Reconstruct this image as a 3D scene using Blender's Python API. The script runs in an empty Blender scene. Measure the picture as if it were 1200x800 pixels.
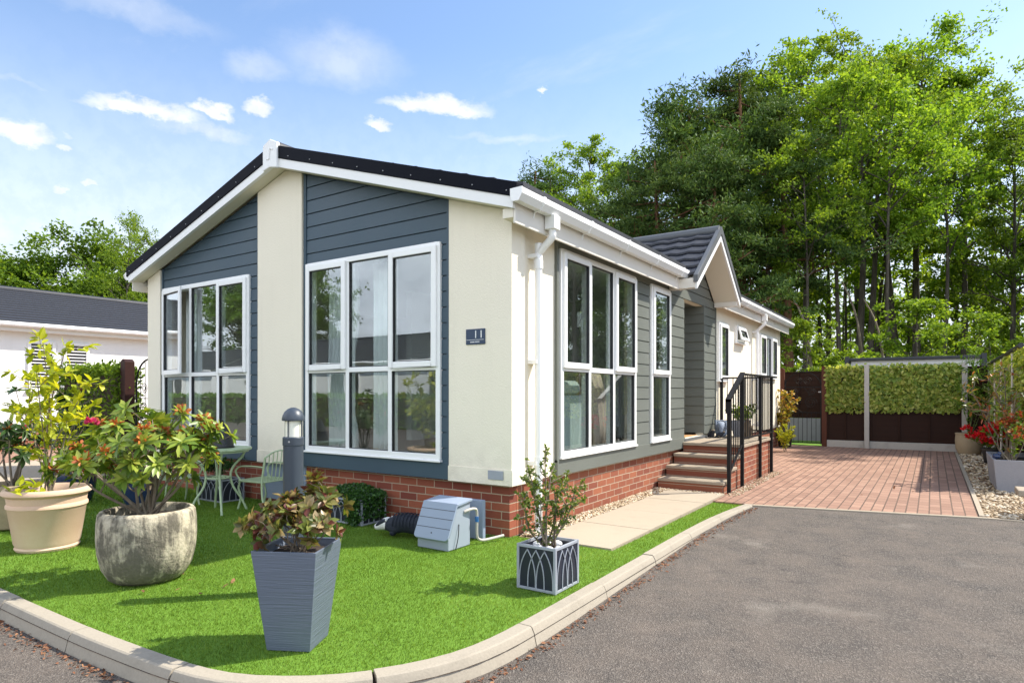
import bpy, bmesh, math, random
import numpy as np
from mathutils import Vector, Matrix
R = math.radians
S = bpy.context.scene
COL = S.collection
rng = np.random.default_rng(11)
random.seed(11)

# ------------------------------------------------------------------ camera
CAM = Vector((3.1018, -4.6466, 1.28)); YAW = 0.5866
cd = bpy.data.cameras.new('camera'); cam = bpy.data.objects.new('camera', cd); COL.objects.link(cam)
cam.location = CAM; cam.rotation_euler = (R(90), 0, YAW)
cd.sensor_width = 36; cd.lens = 741.4847 / 1200 * 36; cd.shift_y = 60.6 / 1200
cd.clip_start = .05; cd.clip_end = 2000
S.camera = cam

def at_depth(px, py, d):
    """world point seen at photo pixel (px,py) at depth d (used only to survey where things stand)"""
    c, s = math.cos(YAW), math.sin(YAW); r = (px - 600) / 741.48
    return (CAM.x + (r*c - s)*d, CAM.y + (r*s + c)*d, CAM.z - (py - 460.6) / 741.48 * d)

# ------------------------------------------------------------------ materials
class NT:
    def __init__(s, name):
        s.m = bpy.data.materials.new(name); s.m.use_nodes = True
        s.t = s.m.node_tree; s.t.nodes.clear(); s.out = s.n('ShaderNodeOutputMaterial')
    def n(s, typ, **kw):
        nd = s.t.nodes.new(typ)
        for k, v in kw.items():
            if k[0] == '_':
                key = k[1:]
                key = int(key) if key.isdigit() else key.replace('_', ' ')
                if isinstance(v, bpy.types.NodeSocket): s.t.links.new(v, nd.inputs[key])
                else: nd.inputs[key].default_value = v
            else: setattr(nd, k, v)
        return nd
    def l(s, a, b): s.t.links.new(a, b)
    def co(s, scale=(1, 1, 1), kind='Object'):
        tc = s.n('ShaderNodeTexCoord'); mp = s.n('ShaderNodeMapping', _Vector=tc.outputs[kind]); mp.inputs['Scale'].default_value = scale
        return mp.outputs[0]
    def noise(s, scale, detail=4, vec=None, rough=.55):
        return s.n('ShaderNodeTexNoise', _Vector=vec if vec is not None else s.co(), _Scale=scale, _Detail=detail, _Roughness=rough).outputs[0]
    def ramp(s, fac, stops, interp='LINEAR'):
        r = s.n('ShaderNodeValToRGB', _Fac=fac); cr = r.color_ramp; cr.interpolation = interp
        while len(cr.elements) < len(stops): cr.elements.new(.5)
        for e, (p, c) in zip(cr.elements, stops): e.position = p; e.color = (*c, 1)
        return r.outputs[0]
    def mix(s, fac, a, b, blend='MIX'):
        m = s.n('ShaderNodeMix', data_type='RGBA', blend_type=blend)
        for idx, v in ((0, fac), (6, a), (7, b)):
            if isinstance(v, bpy.types.NodeSocket): s.l(v, m.inputs[idx])
            else: m.inputs[idx].default_value = (*v, 1) if isinstance(v, tuple) and len(v) == 3 else v
        return m.outputs[2]
    def math(s, op, a, b=0., clamp=False):
        m = s.n('ShaderNodeMath', operation=op, use_clamp=clamp)
        for i, v in ((0, a), (1, b)):
            if isinstance(v, bpy.types.NodeSocket): s.l(v, m.inputs[i])
            else: m.inputs[i].default_value = v
        return m.outputs[0]
    def bump(s, h, strength=.3, dist=.01, normal=None):
        b = s.n('ShaderNodeBump', _Height=h, _Strength=strength, _Distance=dist)
        if normal is not None: s.l(normal, b.inputs['Normal'])
        return b.outputs[0]
    def pbr(s, color, rough=.6, normal=None, metal=0., spec=.5, coat=0.):
        p = s.n('ShaderNodeBsdfPrincipled')
        if isinstance(color, bpy.types.NodeSocket): s.l(color, p.inputs['Base Color'])
        else: p.inputs['Base Color'].default_value = (*color, 1)
        if isinstance(rough, bpy.types.NodeSocket): s.l(rough, p.inputs['Roughness'])
        else: p.inputs['Roughness'].default_value = rough
        p.inputs['Metallic'].default_value = metal; p.inputs['Specular IOR Level'].default_value = spec
        p.inputs['Coat Weight'].default_value = coat
        if normal is not None: s.l(normal, p.inputs['Normal'])
        return p.outputs[0]
    def done(s, sh): s.l(sh, s.out.inputs['Surface']); return s.m

def mat_plain(name, c, rough=.6, var=.12, scale=6, bump=.15, bscale=60, metal=0., spec=.5, dist=.004):
    t = NT(name); n = t.noise(scale, 5)
    col = t.mix(n, tuple(x*(1-var) for x in c), tuple(min(1, x*(1+var)) for x in c))
    nb = t.noise(bscale, 4)
    rr = t.math('ADD', t.math('MULTIPLY', n, .15), rough - .07)
    return t.done(t.pbr(col, rr, t.bump(nb, bump, dist), metal, spec))

def mat_stucco(name, c):
    t = NT(name); a = t.noise(1.3, 4); st = t.noise(1.0, 5, t.co((9, 9, .6)))
    col = t.mix(a, tuple(x*.95 for x in c), tuple(min(1, x*1.03) for x in c))
    col = t.mix(t.math('MULTIPLY', t.ramp(st, [(.52, (0, 0, 0)), (.8, (1, 1, 1))]), .17), col, tuple(x*.72 for x in c))
    sz = t.n('ShaderNodeSeparateXYZ', _0=t.co()); sp_ = t.n('ShaderNodeMapRange', _Value=sz.outputs[2]); sp_.inputs[1].default_value = .95; sp_.inputs[2].default_value = .50
    dirt = t.math('MULTIPLY', sp_.outputs[0], t.ramp(t.noise(7, 6, None, .65), [(.42, (0, 0, 0)), (.66, (1, 1, 1))]))
    col = t.mix(t.math('MULTIPLY', dirt, .22), col, (.36, .30, .22))
    v = t.n('ShaderNodeTexVoronoi', _Vector=t.co(), _Scale=110.).outputs[0]
    h = t.math('ADD', t.noise(55, 5), t.math('MULTIPLY', v, .5))
    return t.done(t.pbr(col, .88, t.bump(h, .45, .006), 0, .2))

def mat_brick(name, axis, c1, c2, mortar, w=.225, h=.075, ms=.005, flat=False, stain=.25):
    t = NT(name); tc = t.n('ShaderNodeTexCoord'); sp = t.n('ShaderNodeSeparateXYZ', _0=tc.outputs['Object'])
    o = {'x': ('X', 'Z'), 'y': ('Y', 'Z'), 'g': ('Y', 'X')}[axis]
    cb = t.n('ShaderNodeCombineXYZ', _X=sp.outputs[o[0]], _Y=sp.outputs[o[1]])
    wv = t.n('ShaderNodeVectorMath', operation='ADD', _0=cb.outputs[0])
    nz = t.n('ShaderNodeTexNoise', _Vector=tc.outputs['Object'], _Scale=30., _Detail=3.)
    sc = t.n('ShaderNodeVectorMath', operation='SCALE', _0=nz.outputs['Color']); sc.inputs['Scale'].default_value = .006
    t.l(sc.outputs[0], wv.inputs[1])
    b = t.n('ShaderNodeTexBrick', _Vector=wv.outputs[0]); b.offset = .5
    for k, v in (('Scale', 1.), ('Mortar Size', ms), ('Mortar Smooth', .25), ('Bias', 0.), ('Brick Width', w), ('Row Height', h)): b.inputs[k].default_value = v
    b.inputs['Color1'].default_value = (*c1, 1); b.inputs['Color2'].default_value = (*c2, 1); b.inputs['Mortar'].default_value = (*mortar, 1)
    n = t.noise(14, 6); n2 = t.noise(90, 4)
    col = t.mix(t.math('MULTIPLY', n, .5), b.outputs['Color'], t.mix(n2, tuple(x*.45 for x in c1), tuple(min(1, x*1.5) for x in c2)))
    col = t.mix(b.outputs['Fac'], col, t.mix(n2, tuple(x*.8 for x in mortar), mortar))
    big = t.noise(1.1, 5)
    col = t.mix(t.math('MULTIPLY', t.ramp(big, [(.45, (0, 0, 0)), (.75, (1, 1, 1))]), stain), col, tuple(x*.5 for x in c1))
    hh = t.math('ADD', t.math('MULTIPLY', b.outputs['Fac'], -1.), t.math('MULTIPLY', n2, .35))
    return t.done(t.pbr(col, .88, t.bump(hh, .6, .006), 0, .25))

def mat_leaf(name, stops, trans=.35, rough=.42, coat=.0, tint=(1.25, 1.15, .5), spec=.4, wr=.72, ns=1.3):
    """foliage: every leaf gets its own colour, part of the light comes through"""
    t = NT(name); g = t.n('ShaderNodeNewGeometry'); oi = t.n('ShaderNodeObjectInfo')
    big = t.noise(ns, 3); big = t.ramp(big, [(.30, (0, 0, 0)), (.70, (1, 1, 1))]) if wr < .7 else big
    f = t.math('ADD', t.math('MULTIPLY', g.outputs['Random Per Island'], wr), t.math('MULTIPLY', big, 1 - wr))
    col = t.ramp(f, stops)
    hs = t.n('ShaderNodeHueSaturation', _Color=col); t.l(t.math('ADD', t.math('MULTIPLY', oi.outputs['Random'], .016), .486), hs.inputs['Hue'])
    t.l(t.math('ADD', t.math('MULTIPLY', oi.outputs['Random'], .3), .85), hs.inputs['Value'])
    col = hs.outputs[0]
    tr = t.n('ShaderNodeBsdfTranslucent', _Color=t.mix(1., col, tint, 'MULTIPLY'))
    p = t.pbr(col, rough, None, 0, spec, coat)
    ms = t.n('ShaderNodeMixShader', _0=trans); t.l(p, ms.inputs[1]); t.l(tr.outputs[0], ms.inputs[2])
    return t.done(ms.outputs[0])

M = {}
M['cream'] = mat_stucco('cream_render', (.82, .755, .62))
M['white_render'] = mat_stucco('white_render', (.82, .82, .80))
M['upvc'] = mat_plain('white_upvc', (.83, .83, .82), .32, .03, 3, .03, 40)
M['fascia'] = mat_plain('fascia_white', (.73, .69, .62), .42, .04, 3, .04, 30)
M['soffit'] = mat_plain('soffit_cream', (.74, .69, .58), .6, .04, 3, .04, 30)
def mat_clad(name, c, spec=.4):
    t = NT(name); g = t.noise(1., 6, t.co((6, 6, 90))); g2 = t.noise(2.5, 3)
    col = t.mix(g2, tuple(x*.88 for x in c), tuple(x*1.12 for x in c)); col = t.mix(t.math('MULTIPLY', g, .25), col, tuple(x*1.5 for x in c))
    return t.done(t.pbr(col, t.math('ADD', t.math('MULTIPLY', g2, .2), .42), t.bump(g, .3, .003), 0, spec))
M['clad'] = mat_clad('slate_cladding_shaded', (.044, .074, .100))  # slate cladding, with the front's bluish shade put into the colour
M['clad_lit'] = mat_clad('slate_cladding_lit', (.130, .140, .124))  # the same slate cladding, with the side's sunlight put into the colour
M['brick_x'] = mat_brick('red_brick', 'x', (.34, .105, .055), (.17, .045, .032), (.42, .33, .235))
M['brick_y'] = mat_brick('red_brick_side', 'y', (.34, .12, .062), (.20, .062, .04), (.46, .37, .27))
M['paver'] = mat_brick('block_paving', 'g', (.37, .225, .16), (.245, .14, .10), (.12, .08, .06), .205, .106, .007, stain=.35)
M['tile'] = mat_plain('roof_tile', (.020, .022, .030), .6, .3, 9, .4, 70, dist=.006)
M['verge'] = mat_plain('dark_verge', (.004, .005, .010), .6, .15, 4, .05, 40, 0., .08)
M['lead'] = mat_plain('grey_trim', (.10, .105, .11), .5, .15, 6, .1)
def mat_glass():
    t = NT('window_glass')
    lw = t.n('ShaderNodeLayerWeight', _Blend=.5); fac = t.math('ADD', t.math('MULTIPLY', t.math('POWER', lw.outputs['Facing'], 1.7), .46), .075, True)
    g = t.n('ShaderNodeBsdfGlossy', _Color=(.93, .96, 1, 1), _Roughness=.0)
    w = t.noise(1.6, 2); t.l(t.bump(w, .04, .02), g.inputs['Normal'])
    tr = t.n('ShaderNodeBsdfTransparent', _Color=(.90, .94, .93, 1))
    ms = t.n('ShaderNodeMixShader', _0=fac); t.l(tr.outputs[0], ms.inputs[1]); t.l(g.outputs[0], ms.inputs[2])
    return t.done(ms.outputs[0])
M['glass'] = mat_glass()
M['gasket'] = mat_plain('black_gasket', (.02, .02, .022), .5)
M['inwall'] = mat_plain('interior_paint', (.72, .73, .71), .8, .03)
M['infloor'] = mat_plain('interior_carpet', (.38, .33, .28), .9, .1)
M['curtain'] = mat_plain('white_voile', (.78, .79, .78), .8, .05)
M['throw'] = mat_plain('beige_knit', (.55, .43, .36), .9, .08, 8, .5, 160)
M['mint'] = mat_plain('pale_mint_fabric', (.50, .56, .53), .9, .05, 5, .3, 180)
M['greycloth'] = mat_plain('grey_patterned_cloth', (.30, .31, .33), .9, .5, 14, .2)
M['black_metal'] = mat_plain('black_metal', (.010, .010, .011), .55, .2, 8, .05, 60, 0., .2)
def mat_green_metal():
    t = NT('sage_green_metal'); n = t.noise(7, 4); d = t.ramp(t.noise(26, 6), [(.60, (0, 0, 0)), (.68, (1, 1, 1))])
    col = t.mix(n, (.36, .46, .27), (.44, .53, .33)); col = t.mix(t.math('MULTIPLY', d, .35), col, (.20, .22, .13))
    return t.done(t.pbr(col, .45, t.bump(t.noise(60, 3), .08, .003)))
M['sage'] = mat_green_metal()
def mat_terracotta():
    t = NT('terracotta'); n = t.noise(5, 5); st = t.noise(1., 5, t.co((3, 3, 18))); w = t.ramp(t.noise(3.5, 6), [(.5, (0, 0, 0)), (.75, (1, 1, 1))])
    col = t.mix(n, (.60, .41, .28), (.70, .52, .38)); col = t.mix(t.math('MULTIPLY', st, .3), col, (.52, .32, .20))
    col = t.mix(t.math('MULTIPLY', w, .4), col, (.72, .60, .47))
    return t.done(t.pbr(col, .85, t.bump(t.math('ADD', st, t.noise(80, 3)), .25, .004), 0, .2))
M['terracotta'] = mat_terracotta()
def mat_stonepot():
    t = NT('weathered_stone'); a = t.noise(3.2, 8, None, .7); b = t.noise(1.0, 7, t.co((14, 14, 3)), .7); c = t.noise(38, 6)
    base = t.mix(c, (.36, .31, .22), (.58, .52, .40))
    dk = t.ramp(t.math('ADD', t.math('MULTIPLY', a, .6), t.math('MULTIPLY', b, .45)), [(.455, (0, 0, 0)), (.555, (1, 1, 1))])
    col = t.mix(t.math('MULTIPLY', dk, .86), base, t.mix(c, (.03, .028, .025), (.13, .115, .09)))
    return t.done(t.pbr(col, .92, t.bump(t.math('ADD', c, a), .7, .012), 0, .2))
M['stonepot'] = mat_stonepot()
def mat_ridged():
    t = NT('blue_grey_ridged_resin'); z = t.noise(1., 5, t.co((5, 5, 130))); n = t.noise(4, 3)
    col = t.mix(n, (.105, .130, .175), (.13, .155, .20)); col = t.mix(t.math('MULTIPLY', z, .35), col, (.075, .09, .125))
    return t.done(t.pbr(col, .42, t.bump(z, .65, .007), 0, .5))
M['ridged'] = mat_ridged()
M['soil'] = mat_plain('soil', (.045, .028, .018), .95, .5, 30, .9, 50, dist=.02)
M['resin_grey'] = mat_plain('grey_resin', (.30, .32, .36), .5, .12, 8, .15)
M['navy_panel'] = mat_plain('navy_panel', (.014, .017, .030), .45, .2)
M['meter'] = mat_plain('blue_grey_grp', (.25, .30, .39), .42, .06, 7, .08, 90)
M['meter_side'] = mat_plain('blue_grey_grp_side', (.28, .32, .38), .42, .06, 7, .08, 90)
M['bollard'] = mat_plain('blue_grey_powdercoat', (.040, .052, .070), .42, .06, 6, .05)
def mat_opal():
    t = NT('opal_diffuser'); p = t.pbr((.82, .80, .68), .25)
    return t.done(p)
M['opal'] = mat_opal()
def mat_concrete(name, c, v=.18, stain=.4):
    t = NT(name); a = t.noise(2.2, 6); b = t.noise(70, 5); d = t.ramp(t.noise(5, 7, None, .65), [(.52, (0, 0, 0)), (.72, (1, 1, 1))])
    col = t.mix(b, tuple(x*(1-v) for x in c), tuple(min(1, x*(1+v)) for x in c)); col = t.mix(t.math('MULTIPLY', d, stain), col, tuple(x*.55 for x in c))
    col = t.mix(t.math('MULTIPLY', a, .3), col, tuple(x*.8 for x in c))
    return t.done(t.pbr(col, .9, t.bump(b, .4, .005), 0, .2))
M['kerb'] = mat_concrete('kerb_concrete', (.335, .295, .235))
M['slab'] = mat_concrete('paving_slab', (.37, .31, .235), .1, .22)
M['concrete'] = mat_concrete('post_concrete', (.43, .40, .36))
M['tread'] = mat_concrete('step_stone', (.34, .28, .21), .15, .4)
M['greytrough'] = mat_concrete('grey_fibre_cement', (.27, .27, .29), .1, .3)
M['beigepot'] = mat_concrete('glazed_beige', (.36, .28, .18), .2, .4)
def mat_asphalt():
    t = NT('asphalt'); o = t.co()
    v = t.n('ShaderNodeTexVoronoi', _Vector=o, _Scale=140.); sp = t.n('ShaderNodeSeparateColor', _0=v.outputs['Color'])
    big = t.noise(.55, 5); mid = t.noise(3.2, 6, None, .65); fine = t.noise(240, 3)
    agg = t.ramp(sp.outputs[0], [(0, (.035, .033, .032)), (.6, (.075, .067, .060)), (.90, (.14, .125, .11)), (1, (.22, .20, .175))])
    wear = t.ramp(mid, [(.32, (.12, .12, .12)), (.70, (1, 1, 1))])
    col = t.mix(t.math('MULTIPLY', wear, .50), agg, (.215, .17, .135)); col = t.mix(t.math('MULTIPLY', big, .30), col, (.13, .108, .09))
    pt = t.ramp(t.noise(1.25, 6, None, .6), [(.60, (0, 0, 0)), (.74, (1, 1, 1))])
    col = t.mix(t.math('MULTIPLY', pt, .55), col, (.28, .245, .205))
    ck = t.ramp(t.noise(5, 9, None, .78), [(.33, (1, 1, 1)), (.41, (0, 0, 0))])
    col = t.mix(t.math('MULTIPLY', ck, .7), col, (.035, .032, .030))
    h = t.math('ADD', t.math('MULTIPLY', v.outputs['Distance'], 1.2), t.math('MULTIPLY', mid, 1.6))
    return t.done(t.pbr(col, .88, t.bump(h, .8, .008), 0, .3))
M['asphalt'] = mat_asphalt()
def mat_turf_base():
    t = NT('turf_base'); n = t.noise(3, 5); f = t.noise(180, 4)
    col = t.mix(f, (.075, .16, .015), (.145, .265, .03)); col = t.mix(t.math('MULTIPLY', n, .4), col, (.15, .27, .035))
    return t.done(t.pbr(col, .8, t.bump(f, .3, .01), 0, .2))
M['turf'] = mat_turf_base()
M['blade'] = mat_leaf('turf_blade', [(0, (.075, .165, .018)), (.45, (.14, .265, .034)), (.8, (.235, .375, .07)), (1, (.42, .52, .18))], .40, .5, wr=.66, ns=1.7)
M['ground'] = mat_plain('earth_and_grass', (.055, .060, .028), .95, .5, 1.5, .6, 20)
def mat_pebble():
    t = NT('pebbles'); g = t.n('ShaderNodeNewGeometry')
    col = t.ramp(g.outputs['Random Per Island'], [(0, (.20, .13, .075)), (.3, (.42, .31, .19)), (.7, (.58, .47, .32)), (1, (.70, .62, .50))])
    return t.done(t.pbr(col, .75, t.bump(t.noise(120, 3), .2, .003), 0, .3))
M['pebble'] = mat_pebble()
M['gravelbed'] = mat_plain('gravel_bed', (.28, .20, .125), .95, .5, 60, .8, 90)
M['fence'] = mat_clad('dark_brown_fence', (.026, .011, .007), .1)
M['gatepost'] = mat_clad('red_brown_post', (.085, .030, .018), .15)
M['darkpost'] = mat_clad('dark_timber_post', (.035, .015, .013), .15)
M['bark'] = None
def mat_bark(name, a, b):
    t = NT(name); n = t.noise(1., 7, t.co((9, 9, 1.6)), .65); 
    col = t.mix(t.ramp(n, [(.3, (0, 0, 0)), (.7, (1, 1, 1))]), a, b)
    return t.done(t.pbr(col, .92, t.bump(n, .8, .04), 0, .15))
M['bark'] = mat_bark('grey_brown_bark', (.045, .036, .028), (.16, .14, .115))
M['pinebark'] = mat_bark('pine_bark', (.07, .036, .022), (.25, .13, .072))
M['stem'] = mat_bark('shrub_stem', (.10, .075, .05), (.30, .25, .19))
M['greenstem'] = mat_plain('green_stem', (.10, .14, .04), .7)
G_ = mat_leaf
M['lf_beech'] = G_('leaf_bright_green', [(0, (.07, .14, .014)), (.35, (.15, .27, .026)), (.75, (.26, .40, .040)), (1, (.42, .54, .08))], .48, .6, spec=.15)
M['lf_mid'] = G_('leaf_mid_green', [(0, (.050, .11, .014)), (.4, (.11, .21, .024)), (.8, (.19, .32, .036)), (1, (.31, .44, .06))], .45, .6, spec=.15)
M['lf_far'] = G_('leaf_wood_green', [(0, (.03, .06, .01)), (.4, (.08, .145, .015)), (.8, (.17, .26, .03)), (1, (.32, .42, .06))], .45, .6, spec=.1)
M['lf_pine'] = G_('pine_needles', [(0, (.026, .056, .018)), (.5, (.065, .125, .03)), (.85, (.125, .195, .045)), (1, (.20, .27, .065))], .25, .65, spec=.12)
M['lf_yellow'] = G_('leaf_lime', [(0, (.20, .28, .018)), (.4, (.36, .44, .028)), (.8, (.54, .56, .04)), (1, (.66, .62, .06))], .5)
M['lf_rhodo'] = G_('leaf_rhododendron', [(0, (.040, .090, .014)), (.3, (.11, .19, .026)), (.65, (.25, .33, .042)), (1, (.46, .48, .10))], .35, .38)
M['lf_rdark'] = G_('leaf_rhododendron_dark', [(0, (.015, .035, .010)), (.5, (.035, .072, .016)), (1, (.09, .13, .03))], .2, .35)
M['lf_bronze'] = G_('leaf_bronze', [(0, (.050, .018, .014)), (.2, (.15, .050, .035)), (.36, (.07, .09, .02)), (.55, (.15, .19, .035)), (.74, (.26, .19, .07)), (.90, (.46, .36, .20)), (1, (.62, .52, .38))], .3, .35)
M['lf_small'] = G_('leaf_sapling', [(0, (.060, .12, .020)), (.5, (.13, .20, .035)), (.85, (.23, .27, .06)), (1, (.36, .20, .08))], .35)
M['lf_ivy'] = G_('leaf_ivy_dark', [(0, (.010, .035, .008)), (.5, (.028, .085, .014)), (1, (.075, .17, .025))], .25)
M['lf_screen'] = G_('leaf_ivy_screen', [(0, (.070, .15, .02)), (.35, (.24, .36, .06)), (.7, (.50, .58, .14)), (1, (.74, .70, .26))], .55)
M['lf_photinia'] = G_('leaf_photinia', [(0, (.040, .075, .012)), (.4, (.12, .17, .03)), (.62, (.30, .20, .06)), (.82, (.50, .15, .06)), (1, (.62, .34, .16))], .3)
M['lf_orange'] = G_('leaf_orange_yellow', [(0, (.16, .22, .03)), (.45, (.42, .40, .05)), (.75, (.62, .40, .06)), (1, (.66, .20, .035))], .35)
M['pet_red'] = G_('petal_red', [(0, (.42, .010, .010)), (.6, (.72, .020, .016)), (1, (.85, .07, .04))], .3, .5, 0, (1, .6, .6))
M['pet_rust'] = G_('petal_rust', [(0, (.17, .035, .012)), (.5, (.42, .12, .025)), (1, (.62, .27, .06))], .25, .6, 0, (1, .8, .5))
M['pet_pink'] = G_('petal_crimson', [(0, (.42, .012, .055)), (1, (.75, .07, .16))], .3, .5, 0, (1, .6, .7))
M['pet_white'] = G_('petal_white', [(0, (.6, .6, .55)), (1, (.8, .8, .78))], .3, .5, 0, (1, 1, 1))
M['litter'] = G_('dry_leaf', [(0, (.07, .035, .02)), (.5, (.19, .085, .038)), (1, (.36, .20, .09))], .1, .8, 0, (1, .8, .5))
M['bluepot'] = mat_plain('blue_glaze', (.020, .035, .085), .18, .3, 6, .05, 30)
M['black_plastic'] = mat_plain('black_plastic', (.015, .015, .016), .45, .2)
M['badger_body'] = mat_plain('badger_body', (.012, .016, .028), .75, .5, 40, .7, 60, dist=.01)
M['badger_white'] = mat_plain('badger_white', (.72, .71, .68), .7, .08, 30, .3, 80)
M['elephant'] = mat_plain('blue_grey_ceramic', (.20, .24, .31), .75, .1, 9, .3, 50)
M['bronze'] = mat_plain('weathered_bronze', (.16, .11, .06), .6, .4, 14, .3, 40)
M['white'] = mat_plain('white_paint', (.80, .80, .79), .45, .03)
M['signnavy'] = mat_plain('sign_navy', (.018, .040, .085), .3, .05)
M['galv'] = mat_plain('galvanised', (.42, .42, .42), .45, .12, 10, .05, 60, .6)
M['pole'] = mat_plain('pale_pole', (.50, .46, .40), .7, .15, 8)
M['shedwall'] = mat_plain('shed_wall', (.74, .73, .71), .6, .05)
M['shedroof'] = mat_plain('shed_roof_edge', (.03, .032, .036), .6, .2)
M['shutter'] = mat_plain('dark_louvre', (.035, .035, .04), .5, .2)
M['bluepipe'] = mat_plain('blue_pipe', (.03, .16, .42), .4)
M['mat'] = mat_plain('coir_mat', (.40, .22, .09), .95, .3, 40, .8, 90)
M['door'] = mat_plain('grey_door', (.085, .095, .098), .4, .05)
# ------------------------------------------------------------------ mesh helpers
class MB:
    def __init__(s): s.v = []; s.f = []
    def add(s, vs, fs):
        b = len(s.v); s.v.extend([tuple(map(float, p)) for p in vs]); s.f.extend([tuple(i + b for i in f) for f in fs]); return s
    def box(s, x0, y0, z0, x1, y1, z1):
        x0, x1 = sorted((x0, x1)); y0, y1 = sorted((y0, y1)); z0, z1 = sorted((z0, z1))
        return s.add([(x0,y0,z0),(x1,y0,z0),(x1,y1,z0),(x0,y1,z0),(x0,y0,z1),(x1,y0,z1),(x1,y1,z1),(x0,y1,z1)],
                     [(0,3,2,1),(4,5,6,7),(0,1,5,4),(1,2,6,5),(2,3,7,6),(3,0,4,7)])
    def prism(s, poly, ax, a, b):
        """poly = 2d outline; ax = axis it is pushed along ('x': poly in yz, 'y': poly in xz, 'z': poly in xy)"""
        n = len(poly)
        P = {'x': lambda p, t: (t, p[0], p[1]), 'y': lambda p, t: (p[0], t, p[1]), 'z': lambda p, t: (p[0], p[1], t)}[ax]
        vs = [P(p, a) for p in poly] + [P(p, b) for p in poly]
        return s.add(vs, [tuple(range(n - 1, -1, -1)), tuple(range(n, 2*n))] + [(i, (i+1) % n, (i+1) % n + n, i + n) for i in range(n)])
    def tube(s, pts, r, n=8, cap=True):
        pts = [Vector(p) for p in pts]; m = len(pts)
        rs = list(r) if hasattr(r, '__len__') else [r]*m
        ref = None; rings = []
        for i, p in enumerate(pts):
            t = (pts[min(i+1, m-1)] - pts[max(i-1, 0)])
            t = t.normalized() if t.length > 1e-9 else Vector((0, 0, 1))
            if ref is None: ref = t.cross(Vector((0, 0, 1)) if abs(t.z) < .9 else Vector((1, 0, 0))).normalized()
            u = (ref - t * ref.dot(t));  u = u.normalized() if u.length > 1e-6 else t.orthogonal().normalized(); w = t.cross(u); ref = u
            rings.append([p + (u*math.cos(2*math.pi*k/n) + w*math.sin(2*math.pi*k/n))*rs[i] for k in range(n)])
        vs = [q for rg in rings for q in rg]
        fs = [(i*n + k, i*n + (k+1) % n, (i+1)*n + (k+1) % n, (i+1)*n + k) for i in range(m-1) for k in range(n)]
        if cap: fs += [tuple(range(n-1, -1, -1)), tuple(range((m-1)*n, m*n))]
        return s.add(vs, fs)
    def lathe(s, prof, c=(0, 0, 0), n=32, close=False, sx=1., sy=1., wob=0.):
        vs = []; fs = []; m = len(prof)
        for j, (r, z) in enumerate(prof):
            for k in range(n):
                a = 2*math.pi*k/n; rr = r*(1 + wob*math.sin(3*a + 1.3)*.5 + wob*math.sin(5*a + j*.4)*.3)
                vs.append((c[0] + rr*math.cos(a)*sx, c[1] + rr*math.sin(a)*sy, c[2] + z))
        for j in range(m-1):
            for k in range(n): fs.append((j*n + k, j*n + (k+1) % n, (j+1)*n + (k+1) % n, (j+1)*n + k))
        if prof[0][0] > 1e-6: fs.append(tuple(range(n-1, -1, -1)))
        if prof[-1][0] > 1e-6: fs.append(tuple(range((m-1)*n, m*n)))
        return s.add(vs, fs)
    def ball(s, c, r, n=10, m=7, sc=(1, 1, 1)):
        prof = [(max(1e-7, math.sin(math.pi*j/m)), -math.cos(math.pi*j/m)) for j in range(m+1)]
        vs = []; 
        for pr, pz in prof:
            for k in range(n): vs.append((c[0] + r*sc[0]*pr*math.cos(2*math.pi*k/n), c[1] + r*sc[1]*pr*math.sin(2*math.pi*k/n), c[2] + r*sc[2]*pz))
        return s.add(vs, [(j*n + k, j*n + (k+1) % n, (j+1)*n + (k+1) % n, (j+1)*n + k) for j in range(m) for k in range(n)])
    def xf(s, mtx, i0=0):
        for i in range(i0, len(s.v)): s.v[i] = tuple(mtx @ Vector(s.v[i]))
        return s
    def build(s, name, mat, parent=None, smooth=None, bevel=0, loc=None):
        me = bpy.data.meshes.new(name); me.from_pydata(s.v, [], s.f)
        bm = bmesh.new(); bm.from_mesh(me); bmesh.ops.remove_doubles(bm, verts=bm.verts, dist=1e-6); bmesh.ops.recalc_face_normals(bm, faces=bm.faces); bm.to_mesh(me); bm.free()
        return link(name, me, mat, parent, smooth, bevel, loc)

def link(name, me, mat, parent=None, smooth=None, bevel=0, loc=None):
    me.materials.append(mat)
    o = bpy.data.objects.new(name, me); COL.objects.link(o)
    if parent is not None: o.parent = parent
    if loc is not None: o.location = loc
    if smooth is not None:
        me.shade_smooth(); me.set_sharp_from_angle(angle=R(smooth))
    if bevel:
        b = o.modifiers.new('bevel', 'BEVEL'); b.width = bevel; b.segments = 2; b.limit_method = 'ANGLE'; b.angle_limit = R(40); b.harden_normals = False
    return o

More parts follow.
